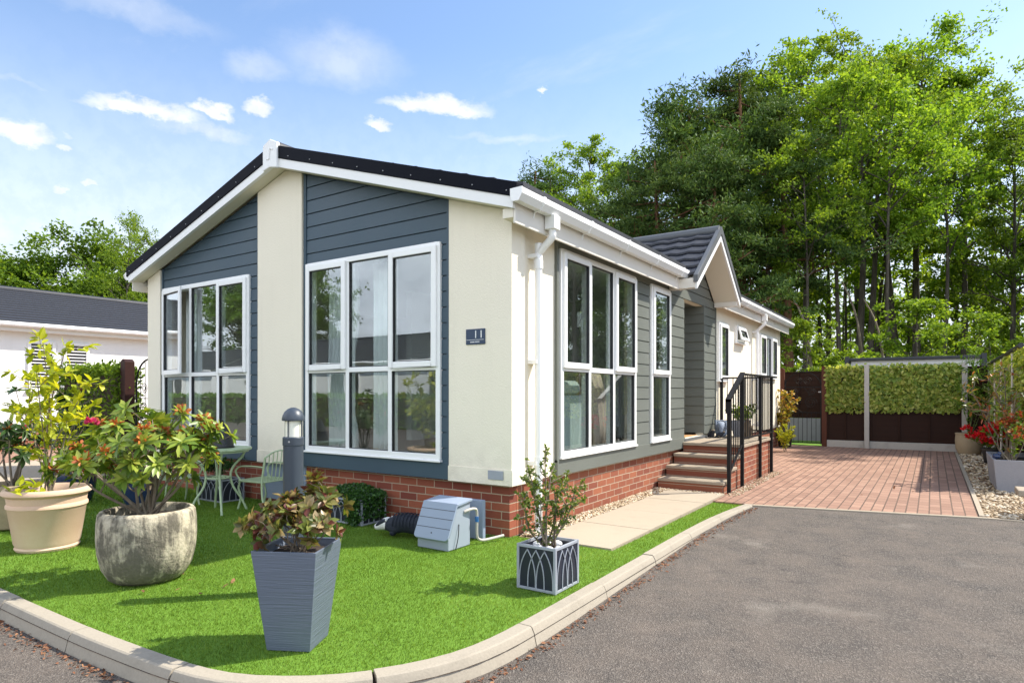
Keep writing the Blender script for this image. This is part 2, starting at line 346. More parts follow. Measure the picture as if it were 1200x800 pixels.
class LB:
    """many leaves: every leaf is a folded pair of faces"""
    def __init__(s): s.V = []; s.F = []; s.n = 0
    def add(s, P, D, N, L, W, fold=.18, droop=.12):
        P = np.asarray(P, float).reshape(-1, 3); k = len(P)
        if k == 0: return s
        D = np.asarray(D, float).reshape(-1, 3); N = np.asarray(N, float).reshape(-1, 3)
        D = D / np.maximum(1e-9, np.linalg.norm(D, axis=1, keepdims=True))
        Sd = np.cross(D, N); Sd /= np.maximum(1e-9, np.linalg.norm(Sd, axis=1, keepdims=True)); U = np.cross(Sd, D)
        L = np.broadcast_to(np.asarray(L, float), (k,))[:, None]; W = np.broadcast_to(np.asarray(W, float), (k,))[:, None]
        b = P; c = P + D*L*.55 - U*L*droop*.15; t = P + D*L - U*L*droop
        l1 = P + D*L*.27 + Sd*W*.42 + U*W*fold*.8; r1 = P + D*L*.27 - Sd*W*.42 + U*W*fold*.8
        l2 = P + D*L*.66 + Sd*W*.44 + U*(W*fold*.8 - L*droop*.35); r2 = P + D*L*.66 - Sd*W*.44 + U*(W*fold*.8 - L*droop*.35)
        V = np.stack([b, r1, r2, t, l2, l1, c], 1).reshape(-1, 3)
        i = (np.arange(k)*7)[:, None] + s.n
        F = np.concatenate([i + np.array([[0, 1, 2, 3, 6]]), i + np.array([[0, 6, 3, 4, 5]])], 0)
        s.V.append(V); s.F.append(F); s.n += k*7; return s
    def quads(s, P, D, N, L, W):
        P = np.asarray(P, float); k = len(P)
        D = D / np.maximum(1e-9, np.linalg.norm(D, axis=1, keepdims=True))
        Sd = np.cross(D, N); Sd /= np.maximum(1e-9, np.linalg.norm(Sd, axis=1, keepdims=True))
        L = np.broadcast_to(np.asarray(L, float), (k,))[:, None]; W = np.broadcast_to(np.asarray(W, float), (k,))[:, None]
        V = np.stack([P, P + D*L*.5 - Sd*W*.5, P + D*L, P + D*L*.5 + Sd*W*.5], 1).reshape(-1, 3)
        i = (np.arange(k)*4)[:, None] + s.n
        s.V.append(V); s.F.append(i + np.array([[0, 1, 2, 3]])); s.n += k*4; return s
    def mesh(s, name):
        V = np.concatenate(s.V); F = np.concatenate(s.F)
        return np_mesh(name, V, F)
    def build(s, name, mat, parent=None, loc=None): return link(name, s.mesh(name), mat, parent, None, 0, loc)

def np_mesh(name, V, F):
    me = bpy.data.meshes.new(name); k = F.shape[1]
    me.vertices.add(len(V)); me.vertices.foreach_set('co', V.astype(np.float32).ravel())
    me.loops.add(F.size); me.loops.foreach_set('vertex_index', F.astype(np.int32).ravel())
    me.polygons.add(len(F)); me.polygons.foreach_set('loop_start', np.arange(0, F.size, k, dtype=np.int32))
    me.update(calc_edges=True); me.validate(); return me

def tag(o, label=None, cat=None, group=None, kind=None):
    if label: o['label'] = label
    if cat: o['category'] = cat
    if group: o['group'] = group
    if kind: o['kind'] = kind
    return o
def empty(name, loc, label, cat, group=None, rz=0.):
    o = bpy.data.objects.new(name, None); COL.objects.link(o); o.location = loc; o.rotation_euler = (0, 0, rz); o.empty_display_size = .1
    return tag(o, label, cat, group)
def struct(o): o['kind'] = 'structure'; return o
def dup(root, loc, rz=None, label=None, scale=None):
    r = root.copy(); COL.objects.link(r); r.location = loc
    if rz is not None: r.rotation_euler = (0, 0, rz)
    if scale: r.scale = scale
    if label: r['label'] = label
    for ch in [c for c in bpy.data.objects if c.parent is root]:
        c = ch.copy(); COL.objects.link(c); c.parent = r
        for g in [q for q in bpy.data.objects if q.parent is ch]:
            d = g.copy(); COL.objects.link(d); d.parent = c
    return r
def bez(p0, p1, p2, p3, n=10):
    p0, p1, p2, p3 = map(Vector, (p0, p1, p2, p3)); out = []
    for i in range(n + 1):
        t = i/n; out.append(p0*(1-t)**3 + p1*3*t*(1-t)**2 + p2*3*t*t*(1-t) + p3*t**3)
    return out
def smooth_path(pts, k=8):
    """Catmull-Rom through the points"""
    pts = [Vector(p) for p in pts]; out = []
    for i in range(len(pts) - 1):
        a, b, c, d = pts[max(0, i-1)], pts[i], pts[i+1], pts[min(len(pts)-1, i+2)]
        for j in range(k):
            t = j/k; out.append(.5*((2*b) + (c-a)*t + (2*a - 5*b + 4*c - d)*t*t + (3*b - a - 3*c + d)*t**3))
    out.append(pts[-1]); return out
def rand_dirs(n, up=0., r=rng):
    d = r.normal(size=(n, 3)); d[:, 2] += up; return d/np.linalg.norm(d, axis=1, keepdims=True)

def clip(poly, a, b, c):
    """keep the part of a 2d outline where a*x+b*y<=c"""
    out = []
    for i in range(len(poly)):
        p, q = poly[i], poly[(i+1) % len(poly)]; dp = a*p[0] + b*p[1] - c; dq = a*q[0] + b*q[1] - c
        if dp <= 1e-9: out.append(p)
        if (dp < -1e-9 and dq > 1e-9) or (dp > 1e-9 and dq < -1e-9):
            t = dp/(dp - dq); out.append((p[0] + (q[0]-p[0])*t, p[1] + (q[1]-p[1])*t))
    return out
def wall_cells(mb, ax, u0, u1, z0, z1, holes, t0, t1):
    us = sorted({u0, u1, *[h[0] for h in holes], *[h[1] for h in holes]}); zs = sorted({z0, z1, *[h[2] for h in holes], *[h[3] for h in holes]})
    us = [u for u in us if u0 <= u <= u1]; zs = [z for z in zs if z0 <= z <= z1]
    for a, b in zip(us, us[1:]):
        for c, d in zip(zs, zs[1:]):
            m, k = (a+b)/2, (c+d)/2
            if any(h[0] < m < h[1] and h[2] < k < h[3] for h in holes): continue
            if ax == 'y': mb.box(a, t0, c, b, t1, d)
            else: mb.box(t0, a, c, t1, b, d)
    return mb
def cladding(mb, ax, u0, u1, z0, z1, holes, cuts, pitch=.148, out=-1, face=0.):
    """lapped boards; ax 'y': boards lie in xz and face -y; 'x': boards lie in yz and face +x; cuts = half planes (a,b,c) to keep"""
    z = z0
    while z < z1 - 1e-6:
        zt = min(z + pitch, z1); gz = z + pitch*.915; lv = sorted({z, zt, *([gz] if gz < zt else []), *[h[k] for h in holes for k in (2, 3) if z < h[k] < zt]})
        for a, b in zip(lv, lv[1:]):
            m = (a+b)/2; segs = [(u0, u1)]
            for h in holes:
                if h[2] < m < h[3]:
                    ns = []
                    for s0, s1 in segs:
                        if h[1] <= s0 or h[0] >= s1: ns.append((s0, s1)); continue
                        if h[0] > s0: ns.append((s0, h[0]))
                        if h[1] < s1: ns.append((h[1], s1))
                    segs = ns
            for s0, s1 in segs:
                poly = [(s0, a), (s1, a), (s1, b), (s0, b)]
                for ct in cuts: poly = clip(poly, *ct) if poly else poly
                if len(poly) < 3: continue
                n = len(poly)
                def fr(p):
                    return .004 if a >= gz - 1e-6 else .021 - .004*(p[1] - z)/pitch
                # bottom lip, long face, groove at the top
                if ax == 'y': front = [(p[0], face - fr(p), p[1]) for p in poly]; back = [(p[0], face, p[1]) for p in poly]
                else: front = [(face + fr(p), p[0], p[1]) for p in poly]; back = [(face, p[0], p[1]) for p in poly]
                mb.add(front + back, [tuple(range(n)), tuple(range(2*n-1, n-1, -1))] + [(i, i+n, (i+1) % n + n, (i+1) % n) for i in range(n)])
        z = zt
    return mb
SUN_E, SKY_S, EXPO = 3.0, .15, 1.47
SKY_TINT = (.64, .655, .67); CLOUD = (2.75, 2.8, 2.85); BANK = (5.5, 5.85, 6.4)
# ------------------------------------------------------------------ the park home
W0, L0 = -6.107, 11.85            # left wall, far end
RX = -3.06                        # ridge line
def zs(x): return 3.825 - .307*abs(x - RX)       # underside of the roof slope
home = empty('park_home', (0, 0, 0), 'cream and slate clad park home with wide gable front and brick base', 'park home')
FW = [(-2.729, -.7755, .648, 2.715), (-5.760, -3.775, .648, 2.715)]
SW = [(.834, 2.747, .648, 2.715), (3.26, 3.973, .648, 2.715)]
W3 = [(6.41, 7.0, 1.5, 2.52), (7.6, 8.25, 2.24, 2.56), (9.48, 11.25, 1.62, 2.56)]
DOOR = (4.63, 5.62, .60, 2.69)
core = MB()
wall_cells(core, 'y', W0, 0, .47, 2.80, FW, 0, .12)
core.prism([(W0, 2.80), (0, 2.80), (0, zs(0)), (RX, zs(RX)), (W0, zs(W0))], 'y', 0, .12)
core.build('front_wall', M['cream'], home)
sw = MB(); wall_cells(sw, 'x', .12, L0, .47, 2.84, SW + W3 + [DOOR], -.12, 0); sw.build('side_wall', M['cream'], home)
ow = MB(); ow.box(W0, .12, .47, W0 + .12, L0, 2.84)
ow.box(W0 + .12, L0 - .12, .47, -.12, L0, 2.8); ow.prism([(W0, 2.80), (0, 2.80), (0, zs(0)), (RX, zs(RX)), (W0, zs(W0))], 'y', L0 - .121, L0 - .001)
ow.build('rear_wall', M['cream'], home)
# inside shell
iw = MB(); iw.box(W0 + .12, 4.45, .6, -.12, 4.55, 2.76); iw.box(-.12 - 1.15, 4.56, .6, -.12 - 1.05, 11.7, 2.76); iw.box(-3.3, 2.2, .6, -3.2, 4.44, 2.76)
iw.build('interior_wall', M['inwall'], home)
MB().box(W0 + .12, .12, .52, -.12, L0 - .12, .60).build('interior_floor', M['infloor'], home)
MB().box(W0 + .12, .12, 2.76, -.12, L0 - .12, 2.80).build('interior_ceiling', M['inwall'], home)
# plinth
pl = MB(); pl.box(W0 + .03, .025, -.1, -.03, .14, .478); pl.build('brick_plinth', M['brick_x'], home)
pl = MB(); pl.box(-.14, .1405, -.1, -.028, L0 - .02, .478); pl.build('brick_plinth', M['brick_y'], home)
pl = MB(); pl.box(W0 + .03, .1405, -.1, W0 + .14, L0 - .02, .478); pl.build('brick_plinth', M['brick_y'], home)
# front cladding in two fields, trims round them
cuts = [(.307, 1, 3.825 + .307*RX), (-.307, 1, 3.825 - .307*RX)]
cl = MB(); cladding(cl, 'y', -5.76, -3.60, .62, 3.80, [FW[1]], cuts); cladding(cl, 'y', -2.74, -.70, .62, 3.80, [FW[0]], cuts)
cl.build('cladding', M['clad'], home)
tr = MB()
for a, b, in ((-5.80, -5.762), (-3.63, -3.59), (-2.775, -2.735), (-.705, -.665)):
    tr.prism([(a, .60), (b, .60), (b, zs(b)), (a, zs(a))], 'y', -.031, 0)
tr.box(-5.80, -.034, .47, -3.59, 0, .625); tr.box(-2.775, -.034, .47, -.665, 0, .625)
tr.build('cladding_trim', M['clad'], home)
# pilasters
def pil(a, b, side=False):
    m = MB(); P = [(a, .468), (b, .468), (b, zs(b) - .001)]
    if a < RX < b: P.append((RX, zs(RX) - .001))
    P.append((a, zs(a) - .001)); m.prism(P, 'y', -.052, -.0005); m.box(a - .004, -.060, .468, b + (.012 if side else .004), -.052, .607)
    if side: m.box(.0005, -.0004, .468, .045, .16, 2.80); m.box(.045, -.0605, .4685, .0525, .164, .6075)
    return m.build('pilaster', M['cream'], home)
pil(-3.585, -2.78); pil(-.66, .045, True); pil(W0 - .02, -5.80)
MB().box(-.2, -.07, .515, -.035, -.0605, .595).build('vent_plate', M['resin_grey'], home, bevel=.003)
MB().box(-3.56, .006, .04, -2.79, .0245, .466).build('access_panel', M['meter'], home)
# side cladding
cs = MB(); cladding(cs, 'x', .80, 6.24, .62, 2.84, SW + [DOOR], [], .148, 1, 0.)
cl2 = [(.80, 1, 3.60 + .80*5.1 - .0), (-.80, 1, 3.60 - .80*5.1)]
cladding(cs, 'x', 4.05, 6.16, 2.84, 3.62, [], cl2, .148, 1, 0.)
cs.build('cladding', M['clad_lit'], home)
st = MB()
for a, b in ((.775, .815), (6.235, 6.275)): st.box(0, a, .60, .032, b, 2.83)
st.box(0, .775, .47, .036, 4.62, .622)
st.build('cladding_trim', M['clad_lit'], home)

# ---------------- windows
def window(ax, u0, u1, z0, z1, zt, cols, sashes, lower=True, hinge=None, handle=()):
    """ax 'y': front wall (outside is -y); 'x': side wall (outside is +x). cols = bar centres"""
    def B(m, a, b, c, d, o0, o1):
        if ax == 'y': m.box(a, -o1, c, b, -o0, d)
        else: m.box(o0, a, c, o1, b, d)
    fw = .052; f = MB()
    B(f, u0, u0 + fw, z0, z1, -.06, .045); B(f, u1 - fw, u1, z0, z1, -.06, .045)
    B(f, u0 + fw, u1 - fw, z1 - fw, z1, -.06, .045); B(f, u0 + fw, u1 - fw, z0, z0 + fw, -.06, .045)
    B(f, u0 - .012, u1 + .012, z0 - .022, z0 - .001, -.02, .062)
    edges = [u0 + fw] + list(cols) + [u1 - fw]
    for c in cols: B(f, c - .026, c + .026, z0 + fw, z1 - fw, -.055, .040)
    if zt:
        for a, b in zip(edges, edges[1:]):
            a2 = a + (.026 if a in cols else 0); b2 = b - (.026 if b in cols else 0); B(f, a2, b2, zt - .026, zt + .026, -.055, .039)
    w = f.build('window', M['upvc'], home, bevel=.005)
    rows = [(z0 + fw, zt - .026), (zt + .026, z1 - fw)] if zt else [(z0 + fw, z1 - fw)]
    gl = []
    for ri, (c, d) in enumerate(rows):
        for ci, (a, b) in enumerate(zip(edges, edges[1:])):
            a2 = a + (.026 if ci > 0 else 0); b2 = b - (.026 if ci < len(edges) - 2 else 0)
            if (ri == len(rows) - 1) and ci in sashes:
                s = MB(); e = .028; sf = .058; A, Bb, Cc, Dd = a2 - e*.7, b2 + e*.7, c - e*.7, d + e*.7
                B(s, A, A + sf, Cc, Dd, .041, .068); B(s, Bb - sf, Bb, Cc, Dd, .041, .068); B(s, A + sf, Bb - sf, Dd - sf, Dd, .041, .068); B(s, A + sf, Bb - sf, Cc, Cc + sf, .041, .068)
                k = MB(); g = .006; i0, i1, j0, j1 = A + sf, Bb - sf, Cc + sf, Dd - sf
                B(k, i0, i0 + g, j0, j1, .030, .060); B(k, i1 - g, i1, j0, j1, .030, .060); B(k, i0 + g, i1 - g, j1 - g, j1, .030, .060); B(k, i0 + g, i1 - g, j0, j0 + g, .030, .060)
                p = MB(); B(p, i0 + g, i1 - g, j0 + g, j1 - g, .036, .042)
                so = s.build('sash', M['upvc'], w, bevel=.005); ko = k.build('gasket', M['gasket'], w); po = p.build('pane', M['glass'], w)
                if hinge and hinge[0] == ci:
                    hu = A if hinge[1] == 'a' else Bb
                    for q in (so, ko, po):
                        mt = (Matrix.Translation((hu, -.05, 0)) @ Matrix.Rotation(hinge[2], 4, 'Z') @ Matrix.Translation((-hu, .05, 0))) if ax == 'y' else (Matrix.Translation((.05, 0, Dd)) @ Matrix.Rotation(hinge[2], 4, 'Y') @ Matrix.Translation((-.05, 0, -Dd)))
                        q.data.transform(mt)
            else:
                g = .006; k = MB()
                B(k, a2, a2 + g, c, d, .0, .034); B(k, b2 - g, b2, c, d, .0, .034); B(k, a2 + g, b2 - g, d - g, d, .0, .034); B(k, a2 + g, b2 - g, c, c + g, .0, .034)
                k.build('gasket', M['gasket'], w); p = MB(); B(p, a2 + g, b2 - g, c + g, d - g, .010, .016); p.build('pane', M['glass'], w)
    for ci in handle:
        a, b = edges[ci], edges[ci+1]; u = b - .075; h = MB(); zc = (rows[-1][0] + rows[-1][1])/2 - .1
        B(h, u - .012, u + .012, zc - .07, zc + .07, -.03, -.012) ; B(h, u - .009, u + .009, zc - .02, zc + .14, -.075, -.031); h.build('handle', M['upvc'], w, bevel=.003)
    return w
window('y', *FW[0], 1.527, (-2.055, -1.435), (0, 2))
window('y', *FW[1], 1.527, (-5.07, -4.435), (0, 2), hinge=(0, 'a', R(-9)))
window('x', *SW[0], 1.527, (1.48, 2.10), (0, 2), handle=(0,))
window('x', *SW[1], 1.527, (), (0,))
window('x', *W3[0], None, (), (0,))
window('x', *W3[1], None, (), (0,), hinge=(0, 'b', R(-16)))
window('x', *W3[2], None, (10.07, 10.66), (0, 2))

# ---------------- doorway
d = MB(); x0 = -1.0
d.box(x0, 4.595, .60, -.001, 4.628, 2.72); d.box(x0, DOOR[0], 2.692, -.001, DOOR[1], 2.72)
d.build('door_reveal', M['clad_lit'], home)
rv = MB(); z = .64
while z < 2.69:
    zt = min(z + .148, 2.69); rv.add([(x0, 5.6195, z), (.030, 5.6195, z), (.030, 5.6195, zt), (x0, 5.6195, zt), (x0, 5.585, z), (.026, 5.585, z), (.026, 5.603, zt), (x0, 5.603, zt)],
        [(0,1,2,3),(4,7,6,5),(0,4,5,1),(1,5,6,2),(2,6,7,3),(3,7,4,0)]); z = zt
rv.build('door_reveal', M['clad_lit'], home)
MB().box(x0, 4.6, .555, .045, 5.64, .598).build('door_step', M['lead'], home, bevel=.004)
dd = MB().box(x0 - .05, 4.62, .60, x0 - .002, 5.63, 2.69)
do = dd.build('front_door', M['door'], home); MB().tube([(x0 + .05, 4.75, 1.5), (x0 + .05, 4.87, 1.5)], .011).build('handle', M['galv'], do)
MB().box(-.75, 4.70, .5985, -.06, 5.5, .612).build('door_mat', M['mat'], home)

# ---------------- main roof
YF, YB = -.22, L0 + .2
XO = .175
def zt_(x): return 4.075 - .307*abs(x - RX)
rf = MB()
for sgn in (1, -1):
    n = 11; half = XO + .06 - RX
    for i in range(n):
        a = half*i/n; b = half*(i+1)/n
        xa, xb = RX + sgn*a, RX + sgn*b; za, zb = 4.03 - .307*a, 4.03 - .307*b
        spans = [(YF + .06, YB - .02)] if sgn < 0 or xb < -.06 else [(YF + .06, 4.04), (6.17, YB - .02)]
        for ya, yb in spans: rf.prism([(xa, za - .02), (xb, zb - .0), (xb, zb + .042), (xa, za + .012)], 'y', ya, yb)
        if len(spans) == 2 and xa < -.06:
            xm = -.06; zm = 4.03 - .307*(xm - RX); rf.prism([(xa, za - .02), (xm, zm - .0), (xm, zm + .03), (xa, za + .012)], 'y', 4.04, 6.17)
roof = rf.build('roof', M['tile'], home)
dk = MB()
for sgn in (1, -1):
    e = RX + sgn*(XO - RX - .01)
    for ya, yb, ee in ([(YF + .02, YB - .02, e)] if sgn < 0 else [(YF + .02, 4.03, e), (4.031, 6.179, -.07), (6.18, YB - .02, e)]):
        dk.prism([(RX, 3.925), (ee, zs(ee) + .10), (ee, zs(ee) + .2), (RX, 4.02)], 'y', ya, yb)
dk.build('roof_deck', M['soffit'], home)
rc = MB(); rc.tube([(RX, YF + .03, 4.03), (RX, YB, 4.03)], .085, 10); rc.build('ridge_cap', M['tile'], roof, smooth=40)
for yy0, yy1 in ((YF - .012, YF + .058), (YB - .04, YB + .02)):
    v = MB(); b = MB()
    for sgn in (1, -1):
        e = RX + sgn*(XO - RX + .045)
        v.prism([(RX, 3.921), (e, zs(e) + .094), (e, zs(e) + .222), (RX, 4.062)], 'y', yy0 - .012, yy1)
        e2 = RX + sgn*(XO - RX)
        b.prism([(RX, 3.825), (e2, zs(e2)), (e2, zs(e2) + .095), (RX, 3.920)], 'y', yy0, yy1 - .03)
    v.build('verge_trim', M['verge'], home, bevel=.006); b.build('barge_board', M['white'], home)
bo = MB()
for sgn in (1, -1):
    for k in range(9):
        x = RX + sgn*(.3 + .36*k); bo.ball((x, YF - .026, zs(x) + .135), .0065, 6, 4)
bo.build('verge_fixings', M['galv'], home)
cp = MB(); cp.prism([(RX - .125, 3.775), (RX, 3.80), (RX + .125, 3.775), (RX + .125, 4.06), (RX, 4.115), (RX - .125, 4.06)], 'y', YF - .045, YF - .001)
cp.build('apex_cap', M['white'], home, bevel=.008)
cpd = MB().tube(smooth_path([(RX - .05, YF - .047, 3.9), (RX - .01, YF - .047, 3.89), (RX, YF - .047, 3.95), (RX + .01, YF - .047, 4.0), (RX + .05, YF - .047, 3.99)], 5), .008, 6); cpd.build('apex_moulding', M['white'], home)
so = MB()
for sgn in (1, -1):
    e = RX + sgn*(XO - RX - .005); so.prism([(RX, 3.828), (e, zs(e) + .003), (e, zs(e) + .03), (RX, 3.85)], 'y', YF + .0285, -.0535)
so.build('verge_soffit', M['soffit'], home)
sd = MB()
for y0, y1 in ((-.05, 4.05), (6.16, YB - .1)):
    sd.box(.0005, y0 if y0 > 0 else .0, 2.79, XO - .02, y1, 2.81)
sd.box(W0 - .16, 0, 2.79, W0, YB - .1, 2.81)
sd.build('eaves_soffit', M['soffit'], home)
for q in ((XO - .022, YF + .03, 2.715, XO, 4.05, 2.925), (XO - .022, 6.16, 2.715, XO, YB - .05, 2.925), (W0 - .175, YF + .03, 2.715, W0 - .155, YB - .05, 2.925)):
    MB().box(*q).build('fascia', M['fascia'], home, bevel=.003)
MB().box(.0465, -.195, 2.765, XO - .0225, -.0005, 2.85).build('box_end', M['soffit'], home, bevel=.003)
def gutter(y0, y1, x=XO, zt=2.975, ends=True, sg=1):
    g = MB(); prof = [(.004, 0), (.012, 0), (.012, -.045), (.03, -.085), (.075, -.085), (.105, -.04), (.108, 0), (.118, .004), (.118, -.045), (.083, -.100), (.022, -.100), (.004, -.05)]
    g.prism([(x + sg*p[0], zt + p[1]) for p in prof], 'y', y0, y1)
    for y in (y0 - .006, y1 - .002):
        g.prism([(x + sg*p[0], zt + p[1]) for p in [(.002, .003), (.121, .007), (.121, -.047), (.085, -.104), (.02, -.104), (.002, -.055)]], 'y', y, y + .008)
    o = g.build('gutter', M['upvc'], home)
    y = y0 + .35
    while y < y1 - .2:
        br = MB(); br.prism([(x + sg*p[0], zt + p[1]) for p in [(.001, .004), (.124, .010), (.124, -.049), (.087, -.107), (.018, -.107), (.001, -.06)]], 'y', y, y + .035)
        br.prism([(x + sg*p[0], zt + p[1]) for p in [(.001, -.107), (.018, -.107), (.001, -.16)]], 'y', y + .008, y + .027); y += .93
        br.build('gutter_bracket', M['upvc'], o)
    return o
gutter(-.27, 4.02); gutter(6.2, L0 + .22); gutter(YF, L0 + .2, W0 - .175, 2.975, True, -1)
def downpipe(y, z0, top=2.88):
    p = MB(); x1 = XO + .06; x0 = .087
    p.box(x1 - .05, y - .052, top - .12, x1 + .05, y + .052, top)
    pts = smooth_path([(x1, y, top - .1), (x1, y, top - .16), (x1 - .015, y, top - .20), (x0 + .03, y, top - .29), (x0, y, top - .33), (x0, y, top - .42), (x0, y, z0 + .06), (x0, y, z0)], 4)
    p.tube(pts, .034, 14)
    for zz in (top - .36, 1.55, .62): p.box(x0 - .086, y - .052, zz, x0 + .012, y + .052, zz + .035)
    p.tube([(x0, y, top - .46), (x0, y, top - .38)], .042, 14); p.tube([(x0, y, .60), (x0, y, .70)], .041, 14)
    return p.build('downpipe', M['upvc'], home, smooth=50)
downpipe(.33, -.05); downpipe(9.02, 1.0)
# security light at the left eaves
sl = MB().box(W0 - .36, -.17, 2.93, W0 - .27, -.08, 3.0).tube([(W0 - .32, -.15, 2.95), (W0 - .32, -.21, 2.92)], .045, 12); sl.build('security_light', M['white'], home, bevel=.004)

# ---------------- porch gable
GC, GH, GX = 5.1, 1.10, .43
slope = .76
pt = MB(); ps = MB()
ridge_z = 3.745
for sgn in (1, -1):
    n = 6
    for i in range(n):
        a, b = GH*i/n, GH*(i+1)/n + .012
        za, zb = ridge_z - slope*a, ridge_z - slope*b
        # each course ends in a rolled, wavy lip; it runs back into the main slope
        K = 30; row = []; xs = np.linspace(GX - .05, -2.2, K)
        for t_, lift in ((a, .002), (b, .046)):
            for k in range(K):
                x = xs[k]; zz = ridge_z - slope*t_ + lift + .010*math.sin((x*2*math.pi)/.29 + sgn)
                row.append((x, GC + sgn*t_, zz))
        low = [(p[0], p[1], p[2] - .03) for p in row]
        V = row + low; F = []
        for k in range(K-1):
            F += [(k, k+1, K+k+1, K+k), (2*K+k, 3*K+k, 3*K+k+1, 2*K+k+1), (K+k, K+k+1, 3*K+k+1, 3*K+k), (k, 2*K+k, 2*K+k+1, k+1)]
        F += [(0, K, 3*K, 2*K), (K-1, 3*K-1, 4*K-1, 2*K-1)]
        pt.add(V, F)
    # soffit board of the overhang (follows the slope)
    ps.add([(0.034, GC, ridge_z - .155), (GX - .03, GC, ridge_z - .155), (GX - .03, GC + sgn*GH, ridge_z - .155 - slope*GH), (.034, GC + sgn*GH, ridge_z - .155 - slope*GH),
            (0.034, GC, ridge_z - .06), (GX - .03, GC, ridge_z - .06), (GX - .03, GC + sgn*GH, ridge_z - .06 - slope*GH), (.034, GC + sgn*GH, ridge_z - .06 - slope*GH)],
           [(0,1,2,3),(4,7,6,5),(0,4,5,1),(1,5,6,2),(2,6,7,3),(3,7,4,0)])
pr = pt.build('porch_roof', M['tile'], home)
pr.data.shade_smooth(); pr.data.set_sharp_from_angle(angle=R(35))
MB().tube([(GX - .02, GC, ridge_z + .005), (-2.2, GC, ridge_z + .005)], .075, 10).build('ridge_cap', M['lead'], pr, smooth=50)
ps.build('porch_soffit', M['soffit'], home)
vb = MB(); vv = MB()
for sgn in (1, -1):
    o = GH + .06
    P = [(GC, ridge_z - .155), (GC + sgn*o, ridge_z - .155 - slope*o), (GC + sgn*o, ridge_z - .055 - slope*o), (GC, ridge_z - .055)]
    vb.prism(P, 'x', GX - .0285, GX)
    P = [(GC, ridge_z - .054), (GC + sgn*(o + .02), ridge_z - .054 - slope*(o + .02)), (GC + sgn*(o + .02), ridge_z + .05 - slope*(o + .02)), (GC, ridge_z + .06)]
    vv.prism(P, 'x', GX - .05, GX + .014)
vb.build('barge_board', M['white'], home); vv.build('verge_trim', M['lead'], home, bevel=.005)
for sgn in (1, -1):
    y = GC + sgn*(GH + .0); z = 2.80
    MB().box(.034, y - .06, z - .075, GX - .031, y + .06, z + .06).build('eaves_box', M['fascia'], home, bevel=.004)

# ---------------- number sign
sg = empty('number_sign_base', (0, 0, 0), None, None); bpy.data.objects.remove(sg)
s = MB().box(-.452, -.062, 1.722, -.238, -.0525, 1.862); sign = s.build('number_sign', M['signnavy'], home, bevel=.002)
fc = bpy.data.curves.new('house_number', 'FONT'); fc.body = '11'; fc.size = .098; fc.extrude = .001; fc.align_x = 'RIGHT'; fc.space_character = 1.25
ft = bpy.data.objects.new('house_number_text', fc); COL.objects.link(ft); bpy.context.view_layer.update()
fm = bpy.data.meshes.new_from_object(ft.evaluated_get(bpy.context.evaluated_depsgraph_get())); bpy.data.objects.remove(ft)
fo = link('house_number', fm, M['white'], sign, None, 0, (-.253, -.0635, 1.779)); fo.rotation_euler = (R(90), 0, 0)
MB().box(-.445, -.0635, 1.762, -.25, -.0622, 1.765).build('dividing_line', M['white'], sign)
ln = MB(); x = -.40
for w in (.012, .01, .013, .009, .012, .011, .009): ln.box(x, -.0635, 1.740, x + w, -.0622, 1.748); x += w + .0035 + (.004 if w == .013 else 0)
ln.build('small_lettering', M['white'], sign)

# ---------------- what shows through the windows
def curtain(u0, u1, z0, z1, y, ax='y', folds=7, pinch=0., label='', mat='curtain', name='curtain'):
    m = MB(); n = folds*8; V = []; rows = 14
    for j in range(rows + 1):
        t = j/rows; zz = z0 + (z1 - z0)*t; k = 1 - pinch*math.exp(-((t - .38)/.16)**2)
        for i in range(n + 1):
            u = u0 + (u1 - u0)*(i/n)*k; w = .035*math.sin(i/8*2*math.pi + .4*math.sin(3*t))
            V.append((u, y + w, zz) if ax == 'y' else (y + w, u, zz))
    F = [(j*(n+1) + i, j*(n+1) + i + 1, (j+1)*(n+1) + i + 1, (j+1)*(n+1) + i) for j in range(rows) for i in range(n)]
    o = m.add(V, F).build(name, M[mat], smooth=80); so = o.modifiers.new('thickness', 'SOLIDIFY'); so.thickness = .004
    return tag(o, label, 'curtain')
curtain(-2.72, -2.22, .62, 2.7, .28, pinch=.45, label='white voile curtain tied back at the left of the front window nearest the corner')
curtain(-2.02, -1.72, .62, 2.7, .30, folds=4, label='narrow white curtain drop behind the middle panes of the right front window')
curtain(-5.72, -5.35, .62, 2.7, .28, folds=5, label='pale curtain behind the open casement of the left front window')
sofa = empty('sofa', (-.24, 1.50, .6), 'pale mint sofa with cushion roll showing through the lower side window', 'sofa')
MB().box(-.62, -.30, .02, -.072, .31, .40).build('seat', M['mint'], sofa, bevel=.04)
MB().box(-.07, -.31, .005, .08, .32, .66).build('backrest', M['mint'], sofa, bevel=.04)
MB().tube([(.0, -.30, .74), (.0, .14, .74)], .08, 14).build('cushion_roll', M['mint'], sofa, smooth=50, bevel=.02)
th = MB(); V = []
pr_ = [(.085, .03), (.07, .3), (.055, .52), (.03, .70), (-.01, .88), (-.08, .93), (-.16, .84), (-.18, .4)]
for j, (x, z) in enumerate(pr_):
    for i in range(13): V.append((x + .012*math.sin(i*1.7 + j*.4), -.19 + .38*i/12 + .012*math.sin(j), z + .008*math.sin(i)))
th.add(V, [(j*13 + i, j*13 + i + 1, (j+1)*13 + i + 1, (j+1)*13 + i) for j in range(len(pr_)-1) for i in range(12)])
tho = th.build('throw', M['throw'], smooth=60, loc=(-.20, 2.08, .62)); tho.modifiers.new('thickness', 'SOLIDIFY').thickness = .03
tag(tho, 'beige knitted throw draped over a chair behind the middle side window pane', 'throw')
curtain(2.5, 2.8, .85, 1.5, -.22, 'x', 3, label='grey patterned curtain behind the right pane of the large side window', mat='greycloth')
